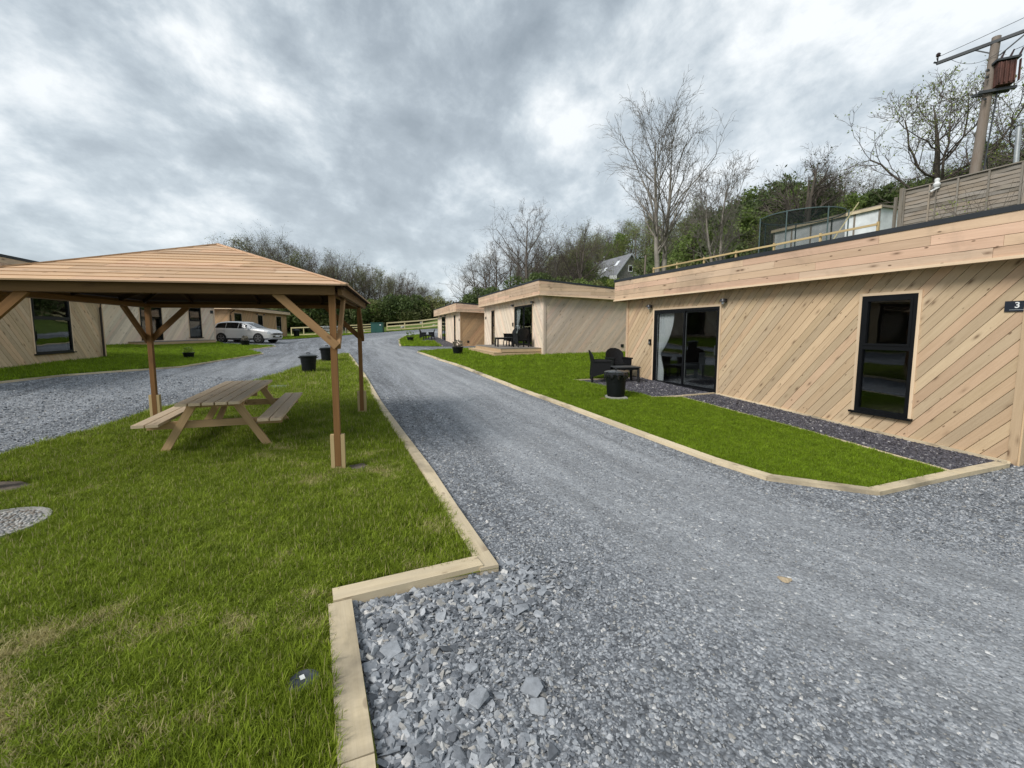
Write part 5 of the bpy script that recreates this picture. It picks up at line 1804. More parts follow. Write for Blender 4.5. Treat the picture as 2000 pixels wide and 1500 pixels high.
def conifer_kind(seed, H, R, leafm='dark', n=5200, lsize=.16):
    rs = np.random.RandomState(seed)
    C = []; segs = []
    tr = [(np.array([0, 0, H * i / 8]), np.array([0, 0, H * (i + 1) / 8]), .2 * (1 - i / 8.5), .2 * (1 - (i + 1) / 8.5)) for i in range(8)]
    for k in range(70):
        t = rs.uniform(.10, .98) ; z = H * t; r = R * (max(0, 1 - ((t - .42) / .60) ** 2) ** .6) * rs.uniform(.5, 1.2) + .15
        a = rs.uniform(0, 6.28); q = np.array([math.cos(a) * r, math.sin(a) * r, z - .12 * r + .1])
        segs.append((np.array([0, 0, z]), q, .035, .010))
        m = int(n / 70); u_ = rs.uniform(.25, 1.05, (m, 1)); C.append(np.array([0, 0, z]) + (q - np.array([0, 0, z])) * u_ + rs.normal(size=(m, 3)) * np.array([.34, .34, .26]) * (.5 + r * .22))
    C = np.concatenate(C)
    return tubes_mesh('trunk', tr, BARK['oak'], 7), tubes_mesh('crown', segs, BARK['oak'], 3), leaf_mesh('foliage', C, lsize, ML[leafm], rs)


def put(kind, name, label, cat, x, y, s=1.0, rz=None, group=None, dz=-.1, sz=None):
    z = hz_(x, y) + dz
    t = thing(name, label, cat, (x, y, z), RND.uniform(0, 6.28) if rz is None else rz, group)
    t.scale = (s, s, (sz or s))
    tm, cm, lm = kind
    for nm, me in (('trunk' if name.endswith('tree') else 'stems', tm), ('crown', cm), ('foliage', lm)):
        if me is None: continue
        o = bpy.data.objects.new(nm, me); col.objects.link(o); o.parent = t
    return t


K = {}
K['ash'] = tree_kind(3, 10.3, .17, 'ash', forks=2, first=.24, n1=20, n2=7, n3=4, n4=2, up=.80, spread=.46, wob=.09, oval=True)
K['ash2'] = tree_kind(14, 6.6, .10, 'ash', forks=2, first=.15, n1=16, n2=7, n3=5, n4=2, up=.85, spread=.40, wob=.09, oval=True)
K['oak'] = tree_kind(21, 9, .24, 'oak', 'spring', per=2, lsize=.055, lspread=.12, frac=.3, forks=1, first=.20, n1=18, n2=10, n3=6, n4=3, up=.5, spread=.60, wob=.17)
K['oakivy'] = tree_kind(33, 9, .30, 'oak', 'ivy', per=1, lsize=.10, lspread=.2, frac=.06, forks=2, first=.25, n1=12, n2=9, n3=6, n4=2, up=.6, spread=.55, wob=.16)
K['bare1'] = tree_kind(41, 12, .22, 'twig', forks=1, first=.22, n1=18, n2=8, n3=5, n4=2, up=.7, spread=.45, wob=.12)
K['bare2'] = tree_kind(52, 11, .20, 'twig', 'olive', per=2, lsize=.05, lspread=.25, frac=.4, forks=2, first=.15, n1=13, n2=7, n3=5, n4=2, up=.62, spread=.5, wob=.13)
K['bare3'] = tree_kind(63, 11, .20, 'oak', 'brown', per=2, lsize=.05, lspread=.25, frac=.4, forks=1, first=.12, n1=18, n2=7, n3=5, n4=2, up=.5, spread=.55, wob=.15)
K['olive'] = tree_kind(74, 10, .20, 'twig', 'olive', per=6, lsize=.075, lspread=.32, frac=.9, forks=1, first=.12, n1=15, n2=7, n3=5, n4=1, up=.5, spread=.52, wob=.13)
K['spring'] = tree_kind(85, 9, .18, 'twig', 'spring', per=5, lsize=.07, lspread=.28, frac=.8, forks=1, first=.12, n1=15, n2=7, n3=5, n4=1, up=.55, spread=.5, wob=.13)
K['con'] = conifer_kind(5, 9, 2.8, n=6500)
K['con2'] = conifer_kind(6, 9, 3.6, 'bush')
K['bush'] = shrub_kind(7, 2.4, 3.2, 'bush', 3600, .13)
K['bush2'] = shrub_kind(8, 2.2, 2.8, 'olive', 3200, .13)
K['dark'] = shrub_kind(9, 2.6, 3.8, 'dark', 4200, .14)
K['brown'] = shrub_kind(10, 2.0, 2.2, 'brown', 2600, .11)
K['spr'] = shrub_kind(12, 2.2, 3.0, 'spring', 3000, .12)

# trees that stand out
put(K['ash'], 'ash_tree', 'tall bare twin-stemmed tree standing above the long roof, in front of the wood', 'tree', 9.9, 26.5, 1.0, .4)
put(K['ash2'], 'ash_tree', 'smaller bare multi-stemmed tree just behind the rail fence', 'tree', 12.0, 24.0, .93, 2.0)
put(K['oakivy'], 'oak_tree', 'bare spreading tree with ivy on its limbs, rising behind the trampoline', 'tree', 23.5, 33.5, 1.08, 1.1)
put(K['oak'], 'oak_tree', 'gnarled spreading tree with first yellow-green leaves beside the utility pole', 'tree', 26.0, 26.5, 1.2, .2)
put(K['oak'], 'oak_tree', 'bare tree cut by the frame beyond the utility pole', 'tree', 27.5, 21.3, 1.12, 2.4)
put(K['bare1'], 'bare_tree', 'tall pale bare tree standing over the clump behind the second cabin', 'tree', 4.1, 56, 1.12, .5)
put(K['bare2'], 'bare_tree', 'bare tree rising above the shelter roof, first of the belt beyond the fence', 'tree', -34.0, 68, 1.35, .9)

# the wood on the hillside, one tree at a time
rsw = np.random.RandomState(77)
pts = []


def far_enough(x, y, d):
    return all((x - a) ** 2 + (y - b_) ** 2 > d * d for a, b_ in pts)


kinds_hill = ['bare1', 'bare2', 'bare3', 'olive', 'bare2', 'con', 'olive', 'bare3', 'con2', 'spring']
LB = {'bare1': ('bare_tree', 'bare grey-brown tree in the hillside wood'), 'bare2': ('bare_tree', 'bare tree with a haze of olive buds in the hillside wood'), 'bare3': ('bare_tree', 'bare brown twiggy tree in the hillside wood'),
      'olive': ('budding_tree', 'olive-green budding tree in the hillside wood'), 'con': ('evergreen_tree', 'dark evergreen tree in the hillside wood'), 'con2': ('evergreen_tree', 'broad green evergreen in the hillside wood'),
      'spring': ('budding_tree', 'fresh yellow-green tree in the hillside wood')}


def S_(x, y): return .948 * (x - 11.4) + .318 * (y - 13.3)


n = 0
for _ in range(6000):
    if n >= 125: break
    y = rsw.uniform(16, 125); s = rsw.uniform(13, 46)
    x = 11.4 + (s - .318 * (y - 13.3)) / .948
    if x / y > 1.32 or x / y < .17: continue
    if 66 < y < 100 and abs(x - 25) < 9: continue
    if .25 < x / y < .37 and y < 90: continue
    if x / y > .20 and x / y < .36 and y < 86: continue       # open ground before the farmhouse
    if not far_enough(x, y, 3.6 + y * .012): continue
    pts.append((x, y)); n += 1
    near = s < 22
    k = kinds_hill[rsw.randint(0, 10)]
    if near and rsw.uniform() < .55: k = ['con', 'con2', 'spring', 'olive'][rsw.randint(0, 4)]
    if k == 'con' and x / y < .45 and y > 40: k = 'bare2'
    sc_ = rsw.uniform(.60, .82) if y < 60 else rsw.uniform(.78, 1.08)
    if y < 36: sc_ *= .66
    put(K[k], LB[k][0], LB[k][1], 'tree', x, y, sc_, None, 'trees of the hillside wood: ' + LB[k][1].split(' in the')[0])
for (r_, y, k, s) in ((.445, 36, 'con2', .70), (.50, 38, 'con', .80), (.545, 35, 'con2', .72), (.59, 38, 'con', .86), (.635, 34, 'spring', .62), (.67, 37, 'con2', .84), (.72, 36, 'con', .80),
                      (.78, 31, 'con2', .62), (.86, 30, 'con', .66), (.95, 28, 'con2', .58), (1.04, 27, 'con', .62), (1.14, 26, 'con2', .60), (.46, 55, 'con', 1.0), (.55, 52, 'con2', 1.05), (.64, 50, 'con', 1.1)):
    put(K[k], LB[k][0], 'dense green tree at the front of the hillside wood', 'tree', r_ * y, y, s, None, 'dense green trees at the front of the hillside wood')
for i in range(20):
    r_ = .055 + .0155 * i; y = 92 + rsw.uniform(0, 14)
    k = ['olive', 'bare2', 'con2', 'bare3', 'olive', 'spring'][i % 6]
    put(K[k], LB[k][0], 'far tree on the slope between the second cabin clump and the farmhouse', 'tree', r_ * y, y, (.85 + .022 * i) * rsw.uniform(.9, 1.08), None, 'far trees on the slope left of the farmhouse')
# clump behind the second cabin
for (x, y, k, s) in ((-3.0, 66, 'bare3', 1.0), (-.2, 64, 'bare1', 1.05), (1.8, 60, 'bare3', 1.0), (5.6, 63, 'bare2', 1.15), (8.0, 60, 'bare3', 1.0), (-5.3, 70, 'bare3', .72), (3.4, 68, 'bare1', 1.15), (-1.5, 72, 'bare2', 1.1),
                     (10.5, 66, 'bare1', .95), (13.5, 70, 'bare2', .95), (7.5, 72, 'bare3', 1.05), (16, 78, 'bare1', .9), (12, 80, 'bare3', .95), (19, 98, 'bare1', .95), (24, 104, 'bare2', 1.0), (29, 106, 'bare1', 1.0), (14, 96, 'bare3', 1.0)):
    put(K[k], 'bare_tree', 'bare brown tree of the clump behind the second cabin', 'tree', x, y, s * .86, None, 'bare trees of the clump behind the second cabin')
# belt beyond the left field
for i in range(40):
    f = i / 39
    px = -.60 + .455 * f + rsw.uniform(-.008, .008)
    y = 66 + 14 * f + rsw.uniform(-1, 9)
    k = ['bare1', 'bare2', 'olive', 'olive', 'bare3', 'olive'][rsw.randint(0, 6)]
    s = (1.28 - .38 * f - .32 * max(0, f - .72) / .28) * rsw.uniform(.85, 1.1)
    put(K[k], 'bare_tree' if k != 'olive' else 'budding_tree', 'bare or budding tree in the belt beyond the left field', 'tree', px * y, y, s, None, 'trees of the belt beyond the left field')
# bushes
bid = 0
for i in range(44):
    f = i / 43
    px = -.62 + .49 * f; y = 62 + 12 * f + rsw.uniform(-1.5, 3)
    k = ['dark', 'bush', 'bush2', 'dark', 'bush2', 'brown'][rsw.randint(0, 6)]
    put(K[k], 'bush', 'dense bush at the foot of the tree belt beyond the left field', 'bush', px * y, y, rsw.uniform(1.15, 1.75) * (1.15 - .3 * f), None, 'bushes at the foot of the left tree belt', -.3)
for _ in range(4000):
    if bid >= 120: break
    y = rsw.uniform(15, 110); s = rsw.uniform(9.5, 36) if y > 24 else rsw.uniform(7.5, 24)
    x = 11.4 + (s - .318 * (y - 13.3)) / .948
    if x / y > 1.3 or x / y < .10: continue
    if 72 < y < 98 and abs(x - 25) < 8: continue
    if x / y > .19 and x / y < .36 and y < 84 and y > 34: continue
    if not far_enough(x, y, 2.2): continue
    pts.append((x, y)); bid += 1
    k = ['dark', 'bush', 'bush2', 'brown', 'spr', 'bush2', 'dark'][rsw.randint(0, 7)]
    put(K[k], 'bush', 'leafy bush under the trees of the hillside', 'bush', x, y, rsw.uniform(.95, 1.5) * (.75 if y < 30 else 1), None, 'bushes under the hillside wood', -.3)
for (x, y, k, s) in ((-2, 58, 'dark', 1.0), (1, 57, 'bush2', 1.0), (4.5, 56, 'dark', 1.1), (7.5, 56, 'bush', 1.0), (10, 57, 'bush', .9), (13, 60, 'bush2', .9), (-5, 61, 'brown', 1.1), (15.5, 63, 'bush', .9), (16.5, 58, 'spr', .8)):
    put(K[k], 'bush', 'bush at the foot of the clump behind the second cabin', 'bush', x, y, s * 1.2, None, 'bushes below the clump behind the second cabin', -.3)

# ------------------------------------------------------------------ fences
def rail_fence(pts_, hgt, nr, label, mat, post_every=2.4, pw=.10, rw=.09, rt=.035, base=hz_, top=None, loc=None):
    t = thing('rail_fence', label, 'fence', (pts_[0][0], pts_[0][1], base(*pts_[0])))
    for (a, b_) in zip(pts_[:-1], pts_[1:]):
        a = np.array(a); b_ = np.array(b_); l = np.linalg.norm(b_ - a); n = max(1, round(l / post_every)); d = (b_ - a) / l
        nn = np.array([-d[1], d[0]])
        P = [a + d * l * i / n for i in range(n + 1)]
        Z = [(top if top else base(*p) + hgt) + RND.uniform(-.015, .015) for p in P]
        for i, p in enumerate(P):
            zb = base(*p) - .1 if top is None else Z[i] - hgt - .05
            k = MB(); k.beam((p[0], p[1], zb), (p[0], p[1], Z[i] + .03), pw, pw, up=(d[0], d[1], 0)); k.build('post', mat, t)
        for i in range(n):
            for j in range(nr):
                dz = -.05 - j * (hgt - .25) / max(1, nr - 1) if nr > 1 else -.05
                p, q = P[i] - nn * (pw / 2 + rt / 2), P[i + 1] - nn * (pw / 2 + rt / 2)
                k = MB(); k.beam((p[0], p[1], Z[i] + dz), (q[0], q[1], Z[i + 1] + dz), rt, rw); k.build('rail', mat, t)
    return t


rail_fence([(-14.4, 57.6), (-7.4, 57.6), (3.5, 58.4)], 1.15, 3, 'pale three-rail timber fence across the end of the drive', MW['rail'], 2.4, .11, .16, .04)
rail_fence([(-19.4, 57.0), (-15.9, 57.4)], 1.15, 4, 'close-railed timber fence right of the field gate', MW['rail'], 1.8, .11, .12, .04)
rail_fence([(-26.5, 56.5), (-23.4, 56.7)], 1.15, 2, 'two-rail timber fence left of the field gate beside the farthest left cabin', MW['rail'], 1.6, .11, .14, .04)
rail_fence([(8.1, 22.8), (11.4, 13.35)], .86, 1, 'low single-rail timber fence along the bank above the long roof', MW['foot'], 1.75, .06, .065, .04, top=4.86)
# field gate
t = thing('field_gate', 'grey metal field gate between the timber fences at the yard end', 'gate', (-22.6, 56.8, hz_(-22.6, 56.8)))
z = hz_(-21.4, 56.8) + .15
for j in range(6):
    k = MB(); k.tube([(-22.9, 56.8, z + j * .19), (-20.2, 56.9, z + j * .19)], .028, 6); k.build('bar', M_METAL, t)
for x in (-22.9, -21.55, -20.2):
    k = MB(); k.tube([(x, 56.85, z - .05), (x, 56.85, z + 1.0)], .03, 6); k.build('upright', M_METAL, t)
for x in (-23.1, -20.0, -19.6):
    k = MB(); k.beam((x, 56.85, z - .4), (x, 56.85, z + 1.2), .15, .15, up=(0, 1, 0)); k.build('gate_post', MW['grey'], t)
# storage box
t = thing('storage_box', 'dark green metal storage box standing before the end fence', 'storage box', (-15.0, 55.2, hz_(-15, 55.2)))
z = hz_(-15, 55.2)
k = MB(); k.box((-15.0, 55.2, z + .60), (.74, .4, .60)); k.build('body', M_GREEN, t, bevel=.02)
k = MB(); k.box((-15.0, 55.2, z + 1.23), (.78, .44, .04)); k.build('lid', M_GREEN, t, bevel=.02)
k = MB(); k.box((-14.55, 54.79, z + .95), (.09, .008, .08)); k.build('notice', M_WHITE, t)
for x in (-15.4, -14.6):
    k = MB(); k.box((x, 54.79, z + .5), (.28, .008, .42)); k.build('door', M_GREEN, t, bevel=.01)
# stones in the pasture
SM = []
for k_ in range(3):
    bm = bmesh.new(); bmesh.ops.create_icosphere(bm, subdivisions=2, radius=1)
    for v in bm.verts: v.co *= RND.uniform(.75, 1.15)
    me = bpy.data.meshes.new('boulder'); bm.to_mesh(me); bm.free(); me.materials.append(PEB[2]); SM.append(me)
for (x, y, s) in ((-13.7, 64, .42), (-12, 70, .3), (-8.6, 60.5, .35), (-7.6, 63, .25), (-10.6, 59.6, .28), (-13.6, 60, .3), (-19.0, 58.4, .5), (-18.2, 58.8, .4), (-17.7, 58.2, .45), (-5, 66, .3)):
    o = bpy.data.objects.new('boulder', SM[RND.randrange(3)]); col.objects.link(o); o.location = (x, y, hz_(x, y) + s * .2); o.scale = (s, s * .8, s * .55); o.rotation_euler = (0, 0, RND.uniform(0, 3))
    tag(o, 'pale boulder lying in the pasture beyond the end fence', 'boulder', 'boulders in the pasture')


# woven lap panels above the bank
def lap_panel(t, a, b_, z0, z1):
    a = np.array(a); b_ = np.array(b_); l = np.linalg.norm(b_ - a); d = (b_ - a) / l
    fr = Frame((a[0], a[1], 0), (d[0], d[1], 0))
    n = 17; hh = (z1 - z0) / n
    for i in range(n):
        u = z0 + i * hh
        mb = MB(); r = mb.rr(); m = 14; ou = RND.random() * 30; ph = RND.random() * 6
        w_ = lambda s: .006 * math.sin(s * 9 + ph) + RND.uniform(-.003, .003)
        off = [w_(l * k / m) for k in range(m + 1)]; zz_ = [RND.uniform(-.008, .008) for k in range(m + 1)]
        for k in range(m):
            s0, s1 = l * k / m, l * (k + 1) / m
            P = [fr.p(s0, u - .012 + zz_[k], .026 + off[k]), fr.p(s1, u - .012 + zz_[k + 1], .026 + off[k + 1]), fr.p(s1, u + hh + .01, .006 + off[k + 1]), fr.p(s0, u + hh + .01, .006 + off[k])]
            mb.poly(P, [(ou + s0, 0), (ou + s1, 0), (ou + s1, hh), (ou + s0, hh)], r)
            mb.poly([q - fr.N * .007 for q in P][::-1], [(ou + s0, 0), (ou + s1, 0), (ou + s1, hh), (ou + s0, hh)], r)
            mb.poly([P[1], P[0], P[0] - fr.N * .007, P[1] - fr.N * .007], [(ou + s0, 0)] * 4, r)
        mb.build('slat', MW['grey'], t)
    for s in (0.02, l * .25, l * .5, l * .75, l - .02):
        mb = MB(); fbox(mb, fr, s - .02, s + .02, z0 - .02, z1 + .02, .034, .052, 1); mb.build('batten', MW['grey'], t)
    mb = MB(); fbox(mb, fr, 0, l, z1 + .005, z1 + .035, -.01, .06, 0); mb.build('capping', MW['grey'], t)


fp = [(12.0, 13.3), (12.87, 10.95), (13.62, 8.9), (14.4, 6.8)]
zt_ = [5.74, 5.64, 5.55]
lf = thing('lap_panel_fence', 'weathered grey lap-panel fence at the top of the bank', 'fence', (12.0, 13.3, 4.0))
for i, (a, b_) in enumerate(zip(fp[:-1], fp[1:])):
    a = np.array(a); b_ = np.array(b_); d = (b_ - a) / np.linalg.norm(b_ - a)
    lap_panel(lf, tuple(a + d * .06), tuple(b_ - d * .06), zt_[i] - 1.8, zt_[i])
for i, p in enumerate(fp):
    k = MB(); k.beam((p[0], p[1], 3.6), (p[0], p[1], (zt_ + [5.5])[i] + .10), .10, .10, up=(d[0], d[1], 0)); k.build('post', MW['grey'], lf, bevel=.004)
k = MB(); k.beam((11.93, 13.42, 3.6), (11.93, 13.42, 5.62), .06, .06, up=(1, 0, 0)); k.build('post', MW['grey'], lf)
# garden ornament over the fence
t = thing('garden_ornament', 'small white lumpy ornament on a stick above the lap fence', 'garden ornament', (12.21, 12.5, 4.0))
MB().tube([(12.21, 12.5, 4.0), (12.21, 12.5, 5.62)], .012, 6).build('stick', MW['grey'], t)
k = MB(); k.lathe((12.21, 12.5, 5.60), [(.02, 0), (.07, .04), (.085, .10), (.05, .15), (.045, .17), (.06, .20), (.05, .25), (.001, .27)], 14)
k.build('head', M_WHITE, t, True)
k = MB(); k.beam((12.08, 12.55, 5.52), (12.25, 12.48, 5.62), .07, .04); k.build('arm', M_WHITE, t, bevel=.02)
# thin climbing shrub on the fence
ck = MB()
for _ in range(26):
    s = RND.uniform(0, 1.4); p = np.array([11.9, 13.0, 3.9]) + np.array([.87, -2.35, 0]) / 2.5 * (.7 + s) + np.array([-.14, -.05, 0])
    ck.tube([p, p + np.array([RND.uniform(-.2, .2), RND.uniform(-.3, .3), RND.uniform(.5, .9)]), p + np.array([RND.uniform(-.5, .4), RND.uniform(-.6, .6), RND.uniform(1.0, 1.75)])], [.008, .005, .002], 4)
cs_ = thing('climbing_shrub', 'thin twiggy shrub against the lap fence', 'shrub', (12.4, 12.1, 3.9))
ck.build('stems', BARK['twig'], cs_)
k = MB(); leaves(k, (12.35, 12.0, 4.75), .7, 160, .03, .6); k.build('foliage', ML['spring'], cs_)

# ------------------------------------------------------------------ utility pole
t = thing('utility_pole', 'leaning wooden power pole with crossarm and rusty transformer', 'utility pole', (15.85, 14.5, 4.2))
pb = np.array([15.95, 14.5, 4.0]); pt_ = np.array([15.42, 14.5, 11.45])
pb = np.array([15.17, 14.5, 3.9]); pt_ = np.array([15.60, 14.5, 10.74])
MB().tube([pb, pb + (pt_ - pb) * .5, pt_], [.145, .13, .108], 12).build('pole', MW['pole'], t, True)
ca = pt_ + np.array([0, 0, -.16])
al = np.array([15.86 - 16.1 - .9, .75, 0.]); al = np.array([-.50, .78, 0.]); al /= np.linalg.norm(al)
k = MB(); k.beam(ca + al * 1.45 + np.array([0, -.15, 0]), ca - al * 1.45 + np.array([0, -.15, 0]), .08, .09); k.build('crossarm', M_STEEL, t)
for s in (-1, 1):
    k = MB(); k.beam(ca + al * .55 * s + np.array([0, -.15, -.04]), ca + np.array([0, -.14, -.45]), .03, .03); k.build('brace', M_STEEL, t)
for s in (1.42, -1.42, -.75):
    q = ca + al * s + np.array([0, -.15, .04])
    k = MB(); k.tube([q, q + np.array([0, 0, .16])], .014, 6); k.lathe(q + np.array([0, 0, .15]), [(.03, 0), (.065, .03), (.045, .06), (.065, .085), (.03, .13), (.001, .14)], 12); k.build('insulator', M_CERA, t, True)
q = ca + al * 1.42 + np.array([0, -.15, 0])
k = MB(); k.tube([q + np.array([-.12, 0, .02]), q, q + np.array([-.02, 0, .16])], .03, 6); k.build('arm_end_clamp', M_STEEL, t)
# transformer
tc_ = np.array([15.66, 14.24, 9.50])
tk = MB(); tk.box(tc_, (.20, .16, .33), ((.90, -.43, 0), (.43, .90, 0), (0, 0, 1))); to = tk.build('transformer_tank', M_RUST, t, bevel=.03)
k = MB(); k.box(tc_ + np.array([0, 0, .39]), (.27, .21, .03), ((.90, -.43, 0), (.43, .90, 0), (0, 0, 1))); k.build('tank_lid', M_STEEL, to)
k = MB(); k.box(tc_ + np.array([-.1, .05, -.42]), (.42, .05, .04), ((.90, -.43, 0), (.43, .90, 0), (0, 0, 1))); k.box(tc_ + np.array([-.1, .25, -.42]), (.42, .05, .04), ((.90, -.43, 0), (.43, .90, 0), (0, 0, 1))); k.build('mounting_bracket', M_STEEL, t)
for i in range(5):
    k = MB(); k.box(tc_ + np.array([-.24 + .10 * i, -.19 - .045 * (i - 2) * .95, 0]), (.012, .04, .30), ((.90, -.43, 0), (.43, .90, 0), (0, 0, 1))); k.build('cooling_fin', M_RUST, to)
for s in (-.2, 0, .2):
    q = tc_ + np.array([s * .9 + .12, -s * .43, .46])
    k = MB(); k.tube([q, q + np.array([.10, -.02, .26])], [.035, .02], 8); k.build('bushing', M_CERA, to)
for (z_, s) in ((9.75, -1), (9.95, -1), (9.1, 1)):
    k = MB(); k.beam((15.35, 14.4, z_ - .25), (15.2, 14.3, z_ - .28), .05, .05); k.build('peg', M_STEEL, t)
k = MB(); k.tube([(15.62, 14.33, 9.1), (15.52, 14.32, 8.0), (15.38, 14.33, 6.0), (15.27, 14.34, 4.2)], .022, 6); k.build('cable', M_STEEL, t)
t2 = thing('metal_pole', 'plain grey metal pole behind the lap fence at the right edge', 'pole', (15.35, 13.0, 4.0))
MB().tube([(14.27, 12.4, 3.9), (14.20, 12.4, 7.17)], .055, 10).build('shaft', M_METAL, t2, True)
k = MB(); k.lathe((14.20, 12.4, 7.17), [(.06, 0), (.06, .03), (.001, .05)], 10); k.build('cap', M_STEEL, t2)


def wire(label, a, b_, sag, r=.008):
    a = np.array(a, float); b_ = np.array(b_, float); k = MB()
    P = [a + (b_ - a) * i / 16 + np.array([0, 0, -sag * 4 * (i / 16) * (1 - i / 16)]) for i in range(17)]
    k.tube(P, r, 5); o = k.build('overhead_wire', M_STEEL, None); return tag(o, label, 'wire')


e1 = ca + al * 1.42 + np.array([0, -.15, .19]); e2 = ca - al * 1.42 + np.array([0, -.15, .19])
wire('upper overhead wire running from the left end of the crossarm out of the frame', e1, e1 + np.array([4.5, -13, 1.0]), .3)
wire('overhead wire running from the right end of the crossarm', e2, e2 + np.array([4.5, -13, 1.0]), .3)
wire('wire from the transformer bushings out to the right', tc_ + np.array([.2, 0, .7]), tc_ + np.array([5.5, -8, 2.2]), .2)
wire('stay cable running from the pole down to the right', (15.5, 14.6, 8.9), (18.4, 16.5, 4.6), .02, .014)
wire('thin jumper wire between the crossarm and the transformer', ca + al * 1.0, tc_ + np.array([-.15, 0, .7]), .25, .006)

# ------------------------------------------------------------------ trampoline, shed and things on the terrace
M_NET = bpy.data.materials.new('trampoline_net'); M_NET.use_nodes = True; nt = M_NET.node_tree; nt.nodes.clear()
o_ = nt.nodes.new('ShaderNodeOutputMaterial'); tr_ = nt.nodes.new('ShaderNodeBsdfTransparent'); df = nt.nodes.new('ShaderNodeBsdfDiffuse'); df.inputs[0].default_value = (.02, .03, .03, 1)
mx = nt.nodes.new('ShaderNodeMixShader'); mx.inputs[0].default_value = .42; L(nt, tr_.outputs[0], mx.inputs[1]); L(nt, df.outputs[0], mx.inputs[2]); L(nt, mx.outputs[0], o_.inputs[0])
M_TEAL = plain('teal_foam_tube', (.07, .11, .11), .5)
tx, ty, tz = 12.0, 17.6, 3.90
t = thing('trampoline', 'round trampoline with a dark safety net on the terrace behind the rail fence', 'trampoline', (tx, ty, tz))
n = 28; R0 = 1.42
ringp = lambda z, r: [(tx + r * math.cos(2 * math.pi * i / n), ty + r * math.sin(2 * math.pi * i / n), z) for i in range(n + 1)]
MB().tube(ringp(tz + .75, R0), .03, 6, False).build('bed_ring', M_STEEL, t)
MB().tube(ringp(tz + 2.2, R0 * .98), .022, 6, False).build('top_ring', M_TEAL, t)
k = MB(); k.lathe((tx, ty, tz + .75), [(R0 * 1.0, .02), (R0 * .84, .03)], 28); k.build('spring_pad', M_TEAL, t)
k = MB(); k.lathe((tx, ty, tz + .76), [(R0 * .84, 0), (.001, 0)], 28); k.build('bed', M_BLACK, t)
k = MB(); k.lathe((tx, ty, tz), [(R0 * .97, .8), (R0 * .96, 2.18)], 40); k.build('safety_net', M_NET, t)
for i in range(7):
    a = i * 2 * math.pi / 7 + .2
    k = MB(); k.tube([(tx + R0 * 1.02 * math.cos(a), ty + R0 * 1.02 * math.sin(a), tz - .1), (tx + R0 * 1.02 * math.cos(a), ty + R0 * 1.02 * math.sin(a), tz + 2.22)], .022, 6); k.build('net_pole', M_TEAL, t)
# long white-sheeted shed
a = np.array([15.4, 18.0, 0]); u_ = np.array([-.318, .948, 0]); w__ = np.array([.948, .318, 0])
sh = thing('white_shed', 'long low white-sheeted shed behind the trampoline', 'shed', (15.4, 18.0, 4.0))
Ls, Ws, z0, z1 = 4.6, 2.2, 3.85, 6.55
fr = Frame(a + u_ * Ls, -u_)
for i in range(5):
    k = MB(); fbox(k, fr, Ls * i / 5 + .015, Ls * (i + 1) / 5 - .015, z0, z1, -.02, .0, 1); k.build('wall_panel', M_SHEET, sh)
for i in range(6):
    k = MB(); fbox(k, fr, Ls * i / 5 - .03, Ls * i / 5 + .03, z0, z1, -.0, .03, 1); k.build('batten', MW['grey'], sh)
fr2 = Frame(a, w__)
for i in range(2):
    k = MB(); fbox(k, fr2, Ws * i / 2 + .01, Ws * (i + 1) / 2 - .01, z0, z1 - .12 * i, -.02, 0, 1); k.build('wall_panel', M_SHEET, sh)
k = MB(); fbox(k, fr, -.1, Ls + .1, z1, z1 + .09, -Ws - .1, .1, 0); k.build('roof', MW['grey'], sh)
k = MB(); fbox(k, fr, -.1, Ls + .1, z1 - .06, z1 + .05, .06, .11, 0); k.build('gutter', MW['kerb'], sh)
o = MB().beam((11.9, 16.0, 4.6), (12.91, 16.0, 6.2), .025, .025).build('timber_prop', MW['rail'], None); tag(o, 'thin yellow pole leaning against the white shed', 'pole')
# pale bushy heads along the roof line of the bank
for (x, y, lb) in ((9.75, 18.4, 'small white flowering tuft on the bank by the rail fence, nearer one'), (8.7, 21.3, 'pale flowering tuft on the bank by the rail fence, farther one')):
    tt = thing('flowering_tuft', lb, 'plant', (x, y, hz_(x, y)))
    k = MB(); leaves(k, (x, y, 4.12), .25, 90, .05, .8); k.build('flower_head', M_WHITE, tt)
    k = MB(); k.tube([(x, y, 3.3), (x + .03, y, 4.1)], .02, 5); k.build('stems', BARK['pale'], tt)

# drystone bank wall behind the second cabin
ws = thing('rubble_wall', 'rough pale rubble bank wall behind the second cabin roof', 'wall', (7.0, 26.5, 3.8))
gs = []
for i in range(90):
    f = i / 90
    x = 5.2 + 3.3 * (1 - f) + RND.uniform(-.3, .3) * .4; y = 31.0 - 9.0 * (1 - f)
    for j in range(2):
        o = bpy.data.objects.new('stone', SM[RND.randrange(3)]); col.objects.link(o); o.parent = ws
        s = RND.uniform(.12, .26); o.location = Vector((x + .25 - j * .18, y + RND.uniform(-.1, .1), 3.78 + j * .22 + .06 * f)) - Vector(ws.location); o.scale = (s, s * 1.2, s * .7); o.rotation_euler = (0, 0, RND.uniform(0, 3))

# ------------------------------------------------------------------ farmhouse
M_STONE = plain('grey_house_stone', (.16, .155, .14), .9, var=.4, scale=5)
M_SLATE_R, nt, b = new_mat('slate_roof')
uv = N(nt, 'ShaderNodeUVMap'); uv.uv_map = 'UVMap'
bk_ = N(nt, 'ShaderNodeTexBrick'); L(nt, uv.outputs[0], bk_.inputs['Vector']); bk_.inputs['Scale'].default_value = 1.6
bk_.inputs['Color1'].default_value = (.16, .165, .18, 1); bk_.inputs['Color2'].default_value = (.24, .245, .26, 1); bk_.inputs['Mortar'].default_value = (.09, .09, .10, 1); bk_.inputs['Mortar Size'].default_value = .01
L(nt, bk_.outputs[0], b.inputs['Base Color']); b.inputs['Roughness'].default_value = .55


